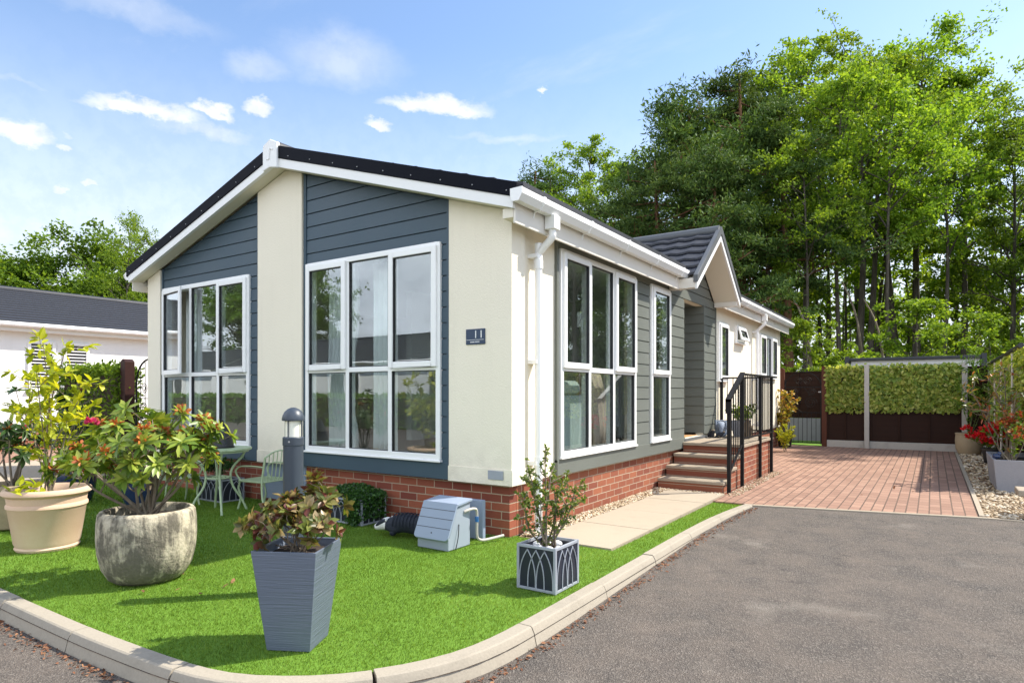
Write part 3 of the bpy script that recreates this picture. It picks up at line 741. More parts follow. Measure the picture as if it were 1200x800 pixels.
curtain(3.30, 3.93, .62, 2.7, -.25, 'x', 8, label='grey green voile behind the narrow side window beside the door', mat='mint')
tho2 = empty('armchair', (-.40, 2.08, .6), 'dark armchair under the beige throw behind the side window', 'armchair')
MB().box(-.3, -.24, 0, .25, .24, .40).build('seat', M['infloor'], tho2, bevel=.04); MB().box(.06, -.15, .401, .17, .15, .84).build('backrest', M['infloor'], tho2, bevel=.05)

# ---------------- entrance steps, landing, handrail
stp = empty('entrance_steps', (0, 3.5, 0), 'brick and stone steps with landing leading up to the side door', 'steps')
tp = [(.14, 3.56), (.28, 3.88), (.42, 4.20)]
br = MB()
for i, (z, y) in enumerate(tp): br.box(.005, y + .03 - 3.5, -.06, .86, (tp[i+1][1] if i < 2 else 4.5) + .029 - 3.5, z - .0405)
br.box(.037, 4.535 - 3.5, -.06, .885, 6.42 - 3.5, .5185)
br.build('brick_riser', M['brick_y'], stp)
for z, y in tp: MB().box(.004, y - 3.5, z - .04, .885, y + .36 - 3.5, z).build('tread', M['tread'], stp, bevel=.006)
for k in range(4): MB().box(.037 if k < 2 else .034, 4.5 + k*.485 - 3.5, .519, .915, 4.5 + (k+1)*.485 - .008 - 3.5, .56).build('landing_slab', M['tread'], stp, bevel=.005)
rail = empty('handrail', (.9, 3.66, 0), 'black metal balustrade with vertical bars round the entrance landing', 'handrail')
Y0 = 3.66
def sq(m, a, b, r=.02):
    a, b = Vector(a), Vector(b); t = (b - a).normalized(); 
    if abs(t.z) > .95: m.box(a.x - r, a.y - r, a.z, a.x + r, a.y + r, b.z)
    else:
        i0 = len(m.v); m.tube([a, b], r*1.414, 4)
    return m
posts = [(.02, 3.68, 1.20), (.02, 4.36, 1.53), (.02, 5.44, 1.53), (.02, 6.25, 1.53)]
for x, y, z in posts: MB().box(x - .022 , y - Y0 - .022, -.02, x + .022, y - Y0 + .022, z).build('post', M['black_metal'], rail, bevel=.003)
MB().box(-.85 - .022, 6.52 - Y0 - .022, .52, -.85 + .022, 6.52 - Y0 + .022, 1.53).build('post', M['black_metal'], rail)
tr = MB(); tr.box(-.012, 3.63 - Y0, 1.02, .052, 3.66 - Y0, 1.20)
tr.add([(-.012, 3.63-Y0, 1.17), (.052, 3.63-Y0, 1.17), (.052, 4.38-Y0, 1.535), (-.012, 4.38-Y0, 1.535), (-.012, 3.63-Y0, 1.205), (.052, 3.63-Y0, 1.205), (.052, 4.38-Y0, 1.57), (-.012, 4.38-Y0, 1.57)],
       [(0,3,2,1),(4,5,6,7),(0,1,5,4),(1,2,6,5),(2,3,7,6),(3,0,4,7)])
tr.box(-.012, 4.381-Y0, 1.531, .052, 6.54-Y0, 1.556); tr.box(-.86, 6.50-Y0, 1.531, -.0125, 6.54-Y0, 1.556)
tr.build('top_rail', M['black_metal'], rail)
lr = MB(); lr.add([(.008, 3.70-Y0, .24), (.032, 3.70-Y0, .24), (.032, 4.34-Y0, .56), (.008, 4.34-Y0, .56), (.008, 3.70-Y0, .265), (.032, 3.70-Y0, .265), (.032, 4.34-Y0, .585), (.008, 4.34-Y0, .585)],
       [(0,3,2,1),(4,5,6,7),(0,1,5,4),(1,2,6,5),(2,3,7,6),(3,0,4,7)])
lr.box(.008, 4.38-Y0, .64, .032, 6.23-Y0, .665); lr.box(-.83, 6.508-Y0, .64, -.002, 6.532-Y0, .665)
lr.build('bottom_rail', M['black_metal'], rail)
for k in range(1, 6):
    y = 3.68 + k*.113; zb = .25 + (y - 3.70)*.5; MB().tube([(.02, y-Y0, zb), (.02, y-Y0, zb + .95)], .007, 6, False).build('baluster', M['black_metal'], rail)
for k in range(1, 19):
    y = 4.36 + k*.0995
    if abs(y - 5.44) < .03: continue
    MB().tube([(.02, y-Y0, .65), (.02, y-Y0, 1.54)], .007, 6, False).build('baluster', M['black_metal'], rail)
for k in range(1, 9): MB().tube([(-.85 + k*.097, 6.52-Y0, .65), (-.85 + k*.097, 6.52-Y0, 1.54)], .007, 6, False).build('baluster', M['black_metal'], rail)
# ------------------------------------------------------------------ ground, road, kerb, lawn, paving
def flat(name, poly, z, mat, kind='structure', th=0.):
    m = MB()
    if th: m.prism(poly, 'z', z - th, z)
    else: m.add([(x, y, z) for x, y in poly], [tuple(range(len(poly)))])
    o = m.build(name, mat); 
    if o.data.polygons and not th and o.data.polygons[0].normal.z < 0: o.data.flip_normals()
    o['kind'] = kind; return o
flat('ground', [(-400, -400), (400, -400), (400, 400), (-400, 400)], -.165, M['ground'])
rd = MB()
rd.add([(-60, -13, -.09), (60, -13, -.09), (60, -3.0, -.09), (60, -1.5, -.085), (60, 2.84, -.006), (1.2, 2.84, -.006), (1.2, -1.5, -.085), (1.2, -3.0, -.09), (-60, -3.0, -.09)],
       [(0, 1, 2, 7, 8), (7, 2, 3, 6), (6, 3, 4, 5)])
rd.add([(1.2, 2.84, -.006), (1.35, 2.84, -.006), (3.56, 3.40, -.006), (3.8, 3.44, -.006), (60, 3.44, -.006), (60, 2.84, -.006)], [(0, 1, 2, 3, 4, 5)])
ro = rd.build('road', M['asphalt']); struct(ro)
for p in ro.data.polygons:
    if p.normal.z < 0: p.flip()
KL = smooth_path([(-11, -3.05, 0), (-4, -3.05, 0), (-1.2, -3.045, 0), (-.3, -3.025, 0), (.33, -2.97, 0), (.65, -2.84, 0), (.90, -2.63, 0), (1.09, -2.34, 0), (1.175, -2.02, 0), (1.19, -1.5, 0), (1.185, 0, 0), (1.185, 1.2, 0), (1.21, 2.0, 0), (1.26, 2.55, 0), (1.30, 2.86, 0)], 6)
def offs(P, d):
    out = []
    for i, p in enumerate(P):
        t = (P[min(i+1, len(P)-1)] - P[max(i-1, 0)]).normalized(); out.append(Vector((p.x + t.y*d, p.y - t.x*d, 0)))
    return out
# resample the kerb line and cut it into stones
acc = [0.]
for a, b in zip(KL, KL[1:]): acc.append(acc[-1] + (b - a).length)
def kp(s):
    s = min(max(s, 0), acc[-1])
    for i in range(len(KL) - 1):
        if acc[i+1] >= s: return KL[i].lerp(KL[i+1], (s - acc[i])/max(1e-9, acc[i+1] - acc[i]))
    return KL[-1]
km = MB(); s0 = .32; stones = []
while s0 < acc[-1] - .05:
    s1 = min(s0 + .905, acc[-1]); n = 7
    P = [kp(s0 + .004 + (s1 - s0 - .008)*k/n) for k in range(n+1)]
    prof = [(0, -.14), (0, .0), (.012, .012), (.088, .012), (.097, .006), (.112, -.022), (.140, -.14)]
    rings = [offs(P, d) for d, _ in prof]; V = []; jz = random.uniform(-.003, .003)
    for j, (d, z) in enumerate(prof):
        for p in rings[j]: V.append((p.x, p.y, z + jz))
    m = n + 1; F = [(j*m + k, j*m + k + 1, ((j+1) % 7)*m + k + 1, ((j+1) % 7)*m + k) for j in range(7) for k in range(n)]
    F += [tuple(j*m for j in range(6, -1, -1)), tuple(j*m + n for j in range(7))]
    km.add(V, F); s0 = s1
ko = km.build('kerb', M['kerb'], smooth=20); struct(ko)
kb = MB(); a = offs(KL, .008); b = offs(KL, .118)
kb.add([(p.x, p.y, -.012) for p in a] + [(p.x, p.y, -.03) for p in b], [(i, i+1, len(a)+i+1, len(a)+i) for i in range(len(a)-1)])
struct(kb.build('kerb_joint_bed', M['soil']))
# lawn
inner = [(p.x, p.y) for p in KL if p.x > -7.6]
LAWN = [(-7.6, -3.05)] + inner + [(.95, 2.86), (.93, .10), (.2, .10), (.02, .10), (-.05, .3), (-6.0, .3), (-6.0, 12.1), (-7.6, 12.1)]
flat('lawn', LAWN, -.004, M['turf'], th=.10)
flat('garden_path', [(-11.2, -3.05), (-7.61, -3.05), (-7.61, 9), (-11.2, 9)], -.010, M['slab'], th=.09)
flat('neighbour_driveway', [(-14, -3.05), (-11.21, -3.05), (-11.21, 12), (-14, 12)], -.014, M['paver'], th=.09)
# slabs of the path along the side wall
y = .105
for k in range(4):
    y1 = min(y + .86, 3.50); flat('side_path', [(.205, y), (.915, y), (.915, y1 - .008), (.205, y1 - .008)], .012 + .001*(k % 2), M['slab'], th=.10); y = y1
# drive of paving blocks with pale edging
flat('driveway', [(.93, 2.93), (1.36, 2.93), (3.50, 3.46), (3.50, 12.2), (-.05, 12.2), (-.05, 6.45), (.93, 6.45)], .004, M['paver'], th=.10)
ed = MB(); ed.prism([(1.30, 2.865), (1.36, 2.865), (3.60, 3.42), (5.2, 3.46), (5.2, 3.51), (3.58, 3.475), (1.345, 2.925), (1.30, 2.925)], 'z', -.1, .008)
ed.prism([(3.504, 3.48), (3.552, 3.48), (3.552, 12.15), (3.504, 12.15)], 'z', -.1, .018)
struct(ed.build('driveway_edging', M['slab'], bevel=.003))
flat('gravel_bed', [(3.556, 3.47), (5.2, 3.515), (5.2, 12.2), (3.556, 12.2)], -.006, M['gravelbed'], th=.08)
flat('gravel_margin', [(-.03, .12), (.203, .12), (.203, 3.54), (-.03, 3.54)], -.004, M['gravelbed'], th=.08)
flat('rear_lawn', [(-2, 12.26), (1.0, 12.26), (1.0, 13.9), (-2, 13.9)], .01, M['turf'], th=.1)

def in_poly(x, y, P):
    c = np.zeros(len(x), bool); n = len(P)
    for i in range(n):
        (x0, y0), (x1, y1) = P[i], P[(i+1) % n]
        if y0 == y1: continue
        c ^= ((y0 > y) != (y1 > y)) & (x < (x1 - x0)*(y - y0)/(y1 - y0) + x0)
    return c
def blades(regions, name, mat):
    Vs = []; 
    for (x0, x1, y0, y1, n, hgt, wid) in regions:
        x = rng.uniform(x0, x1, n); y = rng.uniform(y0, y1, n); k = in_poly(x, y, LAWN); x, y = x[k], y[k]; n2 = len(x)
        a = rng.uniform(0, 2*np.pi, n2); ln = rng.normal(0, .35, (n2, 2)); h = hgt*rng.uniform(.6, 1.25, n2); w = wid*rng.uniform(.7, 1.3, n2)
        pz = np.full(n2, -.006); b1 = np.stack([x + np.cos(a)*w, y + np.sin(a)*w, pz], 1); b2 = np.stack([x - np.cos(a)*w, y - np.sin(a)*w, pz], 1)
        t = np.stack([x + (ln[:, 0] + .25)*h, y + (ln[:, 1] - .1)*h, pz + h], 1); Vs.append(np.stack([b1, b2, t], 1).reshape(-1, 3))
    V = np.concatenate(Vs); F = np.arange(len(V)).reshape(-1, 3)
    o = link(name, np_mesh(name, V, F), mat); o['kind'] = 'stuff'; return tag(o, 'short bright green artificial turf covering the garden inside the kerb', 'grass')
blades([(-1.6, 1.3, -3.1, .1, 170000, .017, .0018), (-4.2, -1.6, -3.1, .1, 80000, .019, .0026), (-7.6, -4.2, -3.1, .3, 38000, .032, .005), (.9, 1.32, .1, 2.9, 15000, .017, .0024), (-7.6, -6, .3, 6, 9000, .03, .006)], 'turf_grass', M['blade'])

def stones(name, regions, label, cat='gravel'):
    """loose pebbles: squashed, tumbled octahedral lumps"""
    base = np.array([(1,0,0),(-1,0,0),(0,1,0),(0,-1,0),(0,0,1),(0,0,-1),(.6,.6,.5),(-.6,.6,.5),(-.6,-.6,.5),(.6,-.6,.5)], float)
    hull = bmesh.new()
    for v in base: hull.verts.new(v)
    r = bmesh.ops.convex_hull(hull, input=hull.verts); hull.verts.ensure_lookup_table(); hull.verts.index_update()
    bv = np.array([v.co[:] for v in hull.verts]); bf = np.array([[v.index for v in f.verts] for f in hull.faces if len(f.verts) == 3]); hull.free()
    Vs, Fs, off = [], [], 0
    for (x0, x1, y0, y1, n, s) in regions:
        for _ in range(n):
            sc = s*random.uniform(.6, 1.35)*np.array([random.uniform(.8, 1.4), random.uniform(.7, 1.1), random.uniform(.45, .75)])
            q = np.array(Matrix.Rotation(random.uniform(0, 6.28), 3, 'Z') @ Matrix.Rotation(random.uniform(-.4, .4), 3, 'X'))
            Vs.append((bv*sc) @ q.T + np.array([random.uniform(x0, x1), random.uniform(y0, y1), .004 + random.uniform(0, .012)])); Fs.append(bf + off); off += len(bv)
    o = link(name, np_mesh(name, np.concatenate(Vs), np.concatenate(Fs)), M['pebble']); o['kind'] = 'stuff'; return tag(o, label, cat)
stones('gravel', [(.0, .20, .14, 3.54, 2300, .013), (.95, 1.1, 3.4, 6.3, 350, .012), (.2, .9, 3.42, 3.53, 160, .012)], 'honey coloured pebbles filling the strip along the brick base and the steps')
stones('gravel', [(3.56, 5.1, 3.5, 7.5, 3600, .020), (3.56, 5.0, 7.5, 12.1, 2200, .026)], 'tan pebbles in the planting bed right of the brick drive')

# dry leaves caught against the kerb
lt = LB(); n = 1700; P = []
for _ in range(n):
    s = random.uniform(7.0, acc[-1] - .1) if random.random() < .8 else random.uniform(2, 9); p = kp(s); q = kp(min(s + .05, acc[-1])); t = (q - p); t = t.normalized() if t.length > 1e-6 else Vector((0, 1, 0))
    d = .145 + abs(random.gauss(0, .04)); x, y = p.x + t.y*d, p.y - t.x*d
    z = -.088 if y < -1.5 else -.085 + .079*(y + 1.5)/4.34
    P.append((x, y, z + .006))
lt.add(P, rand_dirs(n, 0)*np.array([1, 1, .3]), rand_dirs(n, 2.5), rng.uniform(.012, .034, n), rng.uniform(.007, .018, n))
Q = [(random.uniform(1.2, 3.4), random.uniform(4, 11.5), .012) for _ in range(26)] + [(random.uniform(3.6, 4.2), random.uniform(5.8, 10.5), .035) for _ in range(120)] + [(-1.0 + random.gauss(0, .3), -2.25 + random.gauss(0, .2), .02) for _ in range(8)] + [(random.uniform(1.4, 3.6), random.uniform(-3, 3.0), -.075 + .075*max(0, random.random()*0)) for _ in range(0)]
lt.add(Q, rand_dirs(len(Q), 0)*np.array([1, 1, .3]), rand_dirs(len(Q), 2.5), rng.uniform(.02, .06, len(Q)), rng.uniform(.012, .03, len(Q)))
lo = lt.build('leaf_litter', M['litter']); lo['kind'] = 'stuff'; tag(lo, 'dry orange brown leaves gathered along the foot of the kerb', 'leaves')

# ------------------------------------------------------------------ bungalows (the neighbour, and across the road the ones that the panes mirror)
def bungalow(name, label, x0, x1, y0, y1, ridge_ax, eave=2.9, ridge=4.0, wins=(), wmat='white_render', oh=.22):
    b = empty(name, ((x0+x1)/2, (y0+y1)/2, 0), label, 'bungalow'); cx, cy = b.location.x, b.location.y
    X0, X1, Y0, Y1 = x0-cx, x1-cx, y0-cy, y1-cy
    w = MB()
    if ridge_ax == 'y':
        P = [(X0, -.1), (X1, -.1), (X1, eave), ((X0+X1)/2, ridge - .12), (X0, eave)]; w.prism(P, 'y', Y0, Y1)
    else:
        P = [(Y0, -.1), (Y1, -.1), (Y1, eave), ((Y0+Y1)/2, ridge - .12), (Y0, eave)]; w.prism(P, 'x', X0, X1)
    w.build('wall', M[wmat], b)
    r = MB(); half = ((X1-X0) if ridge_ax == 'y' else (Y1-Y0))/2 + oh; n = 14; mid = 0.; sl = (ridge - eave)/(half - oh)
    lo, hi = ((Y0, Y1) if ridge_ax == 'y' else (X0, X1))
    for s in (1, -1):
        for i in range(n):
            a, c = half*i/n, half*(i+1)/n; za, zc = ridge - sl*a, ridge - sl*c
            poly = [(s*a, za - .03), (s*c, zc - .02), (s*c, zc + .045), (s*a, za + .012)]
            r.prism(poly, 'y' if ridge_ax == 'y' else 'x', lo - oh, hi + oh)
    ro = r.build('roof', M['tile'], b)
    rcp = MB(); rcp.tube([(0, lo - oh, ridge + .01), (0, hi + oh, ridge + .01)] if ridge_ax == 'y' else [(lo - oh, 0, ridge + .01), (hi + oh, 0, ridge + .01)], .09, 8); rcp.build('ridge_cap', M['tile'], ro, smooth=60)
    f = MB(); g = MB()
    for s in (1, -1):
        e = s*half; ze = ridge - sl*half
        q0, q1 = sorted((e, e - s*.025)); 
        if ridge_ax == 'y': f.box(q0, lo - oh, ze - .20, q1, hi + oh, ze - .02); f.box(min(e - s*.03, e - s*oh), lo, ze - .20, max(e - s*.03, e - s*oh), hi, ze - .18)
        else: f.box(lo - oh, q0, ze - .20, hi + oh, q1, ze - .02); f.box(lo, min(e - s*.03, e - s*oh), ze - .20, hi, max(e - s*.03, e - s*oh), ze - .18)
        pts = [(e + s*.055, lo - oh, ze - .055), (e + s*.055, hi + oh, ze - .055)] if ridge_ax == 'y' else [(lo - oh, e + s*.055, ze - .055), (hi + oh, e + s*.055, ze - .055)]
        g.tube(pts, .055, 8)
    f.build('fascia', M['fascia'], b); g.build('gutter', M['upvc'], b, smooth=50)
    for (face, u0, u1, z0, z1, kind) in wins:
        def bx(m, a, c, p, q, o0, o1):
            if face == 'x1': m.box(X1 + o0, a - cy, p, X1 + o1, c - cy, q)
            elif face == 'y1': m.box(a - cx, Y1 + o0, p, c - cx, Y1 + o1, q)
        fr = MB(); t = .06
        bx(fr, u0, u0+t, z0, z1, .002, .05); bx(fr, u1-t, u1, z0, z1, .002, .05); bx(fr, u0+t, u1-t, z1-t, z1, .002, .05); bx(fr, u0+t, u1-t, z0, z0+t, .002, .05); bx(fr, u0-.03, u1+.03, z0-.03, z0-.001, .002, .07)
        if u1 - u0 > 1.0: bx(fr, (u0+u1)/2-.03, (u0+u1)/2+.03, z0+t, z1-t, .002, .049)
        wo = fr.build('window', M['upvc'], b)
        p = MB(); bx(p, u0+t, u1-t, z0+t, z1-t, .004, .012); p.build('pane', M['shutter'] if kind == 'louvre' else M['glass_dark'], wo)
        if kind == 'louvre':
            lv = MB(); z = z0 + t + .03
            while z < z1 - t: bx(lv, u0+t, u1-t, z, z + .022, .014, .032); z += .075
            lv.build('louvre', M['upvc'], wo)
    return b
def mat_gd():
    t = NT('dark_pane'); return t.done(t.pbr((.02, .024, .028), .05, None, 0, .8))
M['glass_dark'] = mat_gd()
nb = bungalow('bungalow', 'white rendered bungalow with dark tiled roof and louvred window beyond the hedge', -20.4, -14, -2.5, 11.5, 'y', 2.93, 4.0,
         [('x1', 1.22, 1.76, 1.35, 2.47, 'louvre'), ('x1', 1.93, 2.47, 1.35, 2.47, 'louvre'), ('x1', 6.2, 7.6, 1.3, 2.4, 'plain')])
bp = MB().box(3.2, -7.02, -.1, 3.245, 7.02, .42); bp.build('brick_plinth', M['brick_y'], nb)
bungalow('bungalow', 'long bungalow with dark roof across the road mirrored in the right front window', -28, -9, -22, -15, 'x', 2.75, 4.1, [('y1', -14, -12, 1, 2.2, 'plain'), ('y1', -20, -18, 1, 2.2, 'plain'), ('y1', -25, -23, 1, 2.2, 'plain')])
bungalow('bungalow', 'second bungalow farther along across the road mirrored in the left front window', -50, -33, -24, -17, 'x', 2.75, 4.1, [('y1', -38, -36, 1, 2.2, 'plain'), ('y1', -46, -44, 1, 2.2, 'plain')])

# white flat-roofed shed behind the fence
sh = empty('shed', (2.7, 14.8, 0), 'low white shed with flat dark edged roof behind the ivy screened fence', 'shed')
MB().box(-1.4, -.5, -.1, 1.35, 1.9, 2.13).build('wall', M['shedwall'], sh)
MB().box(-1.5, -.62, 2.131, 1.45, 2.0, 2.20).build('roof', M['shedroof'], sh, bevel=.01)
MB().box(-1.53, -.66, 1.86, -1.43, -.56, 2.24).box(1.38, -.66, 1.86, 1.48, -.56, 2.24).build('corner_trim', M['shedroof'], sh)

# ------------------------------------------------------------------ fences
def overlap_panel(name, x0, x1, y, z0, z1, label, loc_ax='x', cat='fence'):
    e = empty(name, ((x0+x1)/2 if loc_ax == 'x' else y, y if loc_ax == 'x' else (x0+x1)/2, z0), label, cat)
    h = (x1-x0)/2; m = MB(); z = 0; H = z1 - z0
    def B(q, a, b, c, d, f, g):   # along, depth, z
        if loc_ax == 'x': q.box(a, c, f, b, d, g)
        else: q.box(c, a, f, d, b, g)
    while z < H - .03:
        zz = min(z + .125, H - .02)
        if loc_ax == 'x': m.add([(-h, -.016, z), (h, -.016, z), (h, -.004, zz), (-h, -.004, zz), (-h, 0.006, z), (h, 0.006, z), (h, .004, zz), (-h, .004, zz)], [(0,1,2,3),(4,7,6,5),(0,4,5,1),(1,5,6,2),(2,6,7,3),(3,7,4,0)])
        else: m.add([(-.016, -h, z), (-.016, h, z), (-.004, h, zz), (-.004, -h, zz), (.006, -h, z), (.006, h, z), (.004, h, zz), (.004, -h, zz)], [(0,1,2,3),(4,7,6,5),(0,4,5,1),(1,5,6,2),(2,6,7,3),(3,7,4,0)])
        z = zz
    m.build('boards', M['fence'], e)
    b = MB(); k = max(2, int((x1-x0)/.55))
    for i in range(k+1):
        u = -h + (2*h - .04)*i/k; B(b, u, u+.04, -.042, -.017, 0.03, H - .03)
    B(b, -h, h, -.035, .03, H - .019, H + .005); b.build('batten', M['fence'], e)
    return e
def post(name, x, y, z, r, mat, label, cap=True, cat='fence post'):
    m = MB().box(-r, -r, -.1, r, r, z)
    if cap: m.prism([(-r, z + .001), (r, z + .001), (0, z + r*.55)], 'y', -r, r)
    return tag(m.build(name, mat, bevel=.006, loc=(x, y, 0)), label, cat)
FY = 12.24
post('gate_post', -.03, FY, 1.88, .06, M['gatepost'], 'red brown gate post close to the far end of the home')
post('gate_post', .93, FY, 1.92, .055, M['gatepost'], 'red brown gate post where the ivy screened fence begins')
post('fence_post', 1.83, FY - .075, 1.95, .05, M['concrete'], 'pale concrete fence post between the two ivy screened fence bays', False)
post('fence_post', 3.68, FY - .075, 1.95, .05, M['concrete'], 'concrete fence post behind the beige pot at the drive corner', False)
post('fence_post', 4.24, FY + .05, 1.95, .05, M['concrete'], 'concrete corner fence post where the two ivy fences meet', False)
overlap_panel('timber_fence', .985, 1.78, FY, .165, 1.86, 'narrow dark brown fence panel next to the gate')
overlap_panel('timber_fence', 1.88, 3.63, FY, .165, 1.86, 'wide dark brown fence panel at the end of the drive')
overlap_panel('timber_fence', 3.73, 4.19, FY, .165, 1.86, 'short dark fence panel behind the beige pot')
for a, b, l in ((.985, 1.78, 'short concrete gravel board under the narrow fence panel'), (1.88, 3.63, 'long concrete gravel board under the wide fence panel'), (3.73, 4.19, 'stub of concrete gravel board behind the beige pot')):
    tag(MB().box(-(b-a)/2, -.025, -.05, (b-a)/2, .025, .16).build('gravel_board', M['concrete'], bevel=.005, loc=((a+b)/2, FY, 0)), l, 'gravel board')
def ivy_screen(x0, x1, y, z0, z1, label, ax='x', n=2600, s=.062):
    lb = LB(); u = rng.uniform(x0, x1, n); z = rng.uniform(z0, z1, n) ; dpt = np.abs(rng.normal(.0, .022, n)); z = z + np.where(rng.random(n) < .05, rng.uniform(0, .03, n), 0)
    # ragged bottom edge
    z = np.where(z < z0 + .05, z0 + .02*np.sin(u*40), z)
    if ax == 'x': P = np.stack([u, y - dpt, z], 1); Nn = np.tile([0, -1, .35], (n, 1))
    else: P = np.stack([y - dpt, u, z], 1); Nn = np.tile([-1, 0, .35], (n, 1))
    D = rand_dirs(n, -.9); Nn = Nn + rng.normal(0, .45, (n, 3)); lb.add(P, D, Nn, rng.uniform(.7, 1.3, n)*s, rng.uniform(.6, 1.1, n)*s*.95)
    e = empty('ivy_screen', ((x0+x1)/2, y, z0) if ax == 'x' else (y, (x0+x1)/2, z0), label, 'ivy screen')
    o = lb.build('foliage', M['lf_screen'], e); o.matrix_parent_inverse = Matrix.Translation(-e.location)
    nt = MB()
    k = int((x1-x0)/.15)
    for i in range(k+1):
        u = x0 + (x1-x0)*i/k
        if ax == 'x': nt.box(u-.004, y+.004, z0, u+.004, y+.010, z1)
        else: nt.box(y+.004, u-.004, z0, y+.010, u+.004, z1)
    for i in range(8):
        z = z0 + (z1-z0)*i/7
        if ax == 'x': nt.box(x0, y+.0105, z-.004, x1, y+.015, z+.004)
        else: nt.box(y+.0105, x0, z-.004, y+.015, x1, z+.004)
    q = nt.build('trellis_net', M['greenstem'], e); q.matrix_parent_inverse = Matrix.Translation(-e.location)
    return e
ivy_screen(.985, 1.78, FY - .052, .88, 1.93, 'artificial ivy screen fixed on the narrow fence panel beside the gate', n=1700, s=.08)
ivy_screen(1.88, 3.64, FY - .052, .90, 1.93, 'wide artificial ivy screen fixed on the fence at the end of the drive', n=3600, s=.08)
# right hand boundary
RXF = 4.22
for i, (a, b, l) in enumerate(((6.3, 7.2, 'dark fence panel of the right boundary between trough and red flowers'), (7.2, 9.0, 'dark fence panel in the middle of the right boundary'), (9.0, 10.8, 'dark fence panel behind the red flowers on the right boundary'), (10.8, 12.1, 'dark fence panel of the right boundary nearest the corner post'))):
    overlap_panel('timber_fence', a + .01, b - .01, RXF, .02, 1.80, l, 'y')
ivy_screen(6.3, 12.05, RXF - .06, .75, 1.93, 'long artificial ivy screen along the right boundary fence', 'y', 5200, .075)
tr = MB().tube([(RXF - .13, 12.0, 1.90), (RXF - .13, 8.6, 1.905), (RXF - .13, 6.2, 1.925)], .034, 10)
tag(tr.build('boundary_rail', M['black_plastic'], smooth=60), 'dark foam covered rail running along the top of the right boundary', 'rail')
tag(MB().tube([(RXF - .13, 12.06, 1.90), (RXF - .13, 11.98, 1.90)], .04, 10).tube([(RXF - .13, 12.02, 1.90), (RXF - .13, 12.02, -.05)], .017, 8).build('support_pole', M['pole'], smooth=60), 'pale support pole at the corner end of the dark rail', 'pole')
for y, l in ((10.5, 'pale support pole under the dark rail behind the red flowers'), (9.1, 'pale support pole under the dark rail near the middle'), (7.3, 'pale support pole under the dark rail above the grey trough')):
    tag(MB().tube([(RXF - .13, y, -.05), (RXF - .13, y, 1.87)], .016, 8).build('support_pole', M['pole'], smooth=60), l, 'pole')

# garden gate with scrolls
gt = empty('garden_gate', (.45, FY, 0), 'black wrought iron garden gate with scrollwork between red brown posts', 'gate')
g = MB(); w = .405
for x in (-w, w): g.box(x-.012, -.012, .05, x+.012, .012, 1.62)
for z in (.06, .80, 1.42): g.box(-w+.013, -.010, z, w-.013, .010, z+.02)
g.build('gate_frame', M['black_metal'], gt)
for k in range(1, 8): MB().tube([(-w + k*.1, 0, .08), (-w + k*.1, 0, .80)], .006, 6, False).build('bar', M['black_metal'], gt)
sc = MB()
arch = [(w*math.cos(a), 0, 1.44 + .36*math.sin(a)) for a in np.linspace(0, math.pi, 18)]; sc.tube(arch, .009, 6)
for s in (1, -1):
    for (cx, cz, r0, tn) in ((.18, 1.05, .14, 2.2), (.20, 1.30, .10, 2.0), (.10, 1.58, .10, 1.8)):
        sc.tube([(s*(cx + r0*(1 - t*.75)*math.cos(t*tn*2*math.pi)), 0, cz + r0*(1 - t*.75)*math.sin(t*tn*2*math.pi)) for t in np.linspace(0, 1, 30)], .005, 5)
    sc.tube(smooth_path([(s*.02, 0, .82), (s*.12, 0, .92), (s*.04, 0, 1.1), (s*.14, 0, 1.25), (s*.02, 0, 1.42)], 6), .005, 5)
sc.build('scrollwork', M['galv_dark'] if 'galv_dark' in M else M['black_metal'], gt)
MB().box(-w-.05, -.02, 1.30, -w+.06, -.013, 1.325).box(w-.06, -.02, 1.30, w+.0, -.013, 1.325).build('hinge', M['galv'], gt)
overlap_panel('timber_fence', -1.6, 1.2, 13.95, .62, 1.86, 'dark brown fence panel seen through the garden gate')
tag(MB().box(-1.4, -.03, -.05, 1.4, .03, .61).build('retaining_board', M['greytrough'], bevel=.006, loc=(-.2, 13.93, 0)), 'low grey retaining board behind the strip of turf through the gate', 'board')

# left boundary: hedge screen, post, arched wire gate
post('fence_post', -7.5, .32, 1.78, .075, M['darkpost'], 'dark timber post between the clipped hedge and the arched wire gate')
ag = empty('arched_gate', (-6.82, .32, 0), 'arched black wire gate between the dark post and the home', 'gate')
g = MB(); w = .40
g.tube([(-w, 0, 0), (-w, 0, 1.42)] + [(-w*math.cos(a), 0, 1.42 + .38*math.sin(a)) for a in np.linspace(0, math.pi, 14)] + [(w, 0, 1.42), (w, 0, 0)], .014, 6); g.build('gate_frame', M['black_metal'], ag)
for k in range(1, 6):
    x = -w + k*w/3; MB().tube([(x, 0, .05), (x, 0, 1.42 + .38*math.sqrt(max(0, 1 - (x/w)**2)))], .006, 5, False).build('bar', M['black_metal'], ag)
sc = MB()
for z in (.1, .9, 1.2): sc.tube([(-w, 0, z), (w, 0, z)], .007, 5)
for s in (1, -1):
    for cz in (1.05, 1.35): sc.tube([(s*(.15 + .09*(1-t*.7)*math.cos(t*12)), 0, cz + .09*(1-t*.7)*math.sin(t*12)) for t in np.linspace(0, 1, 24)], .005, 5)
sc.build('scrollwork', M['black_metal'], ag)
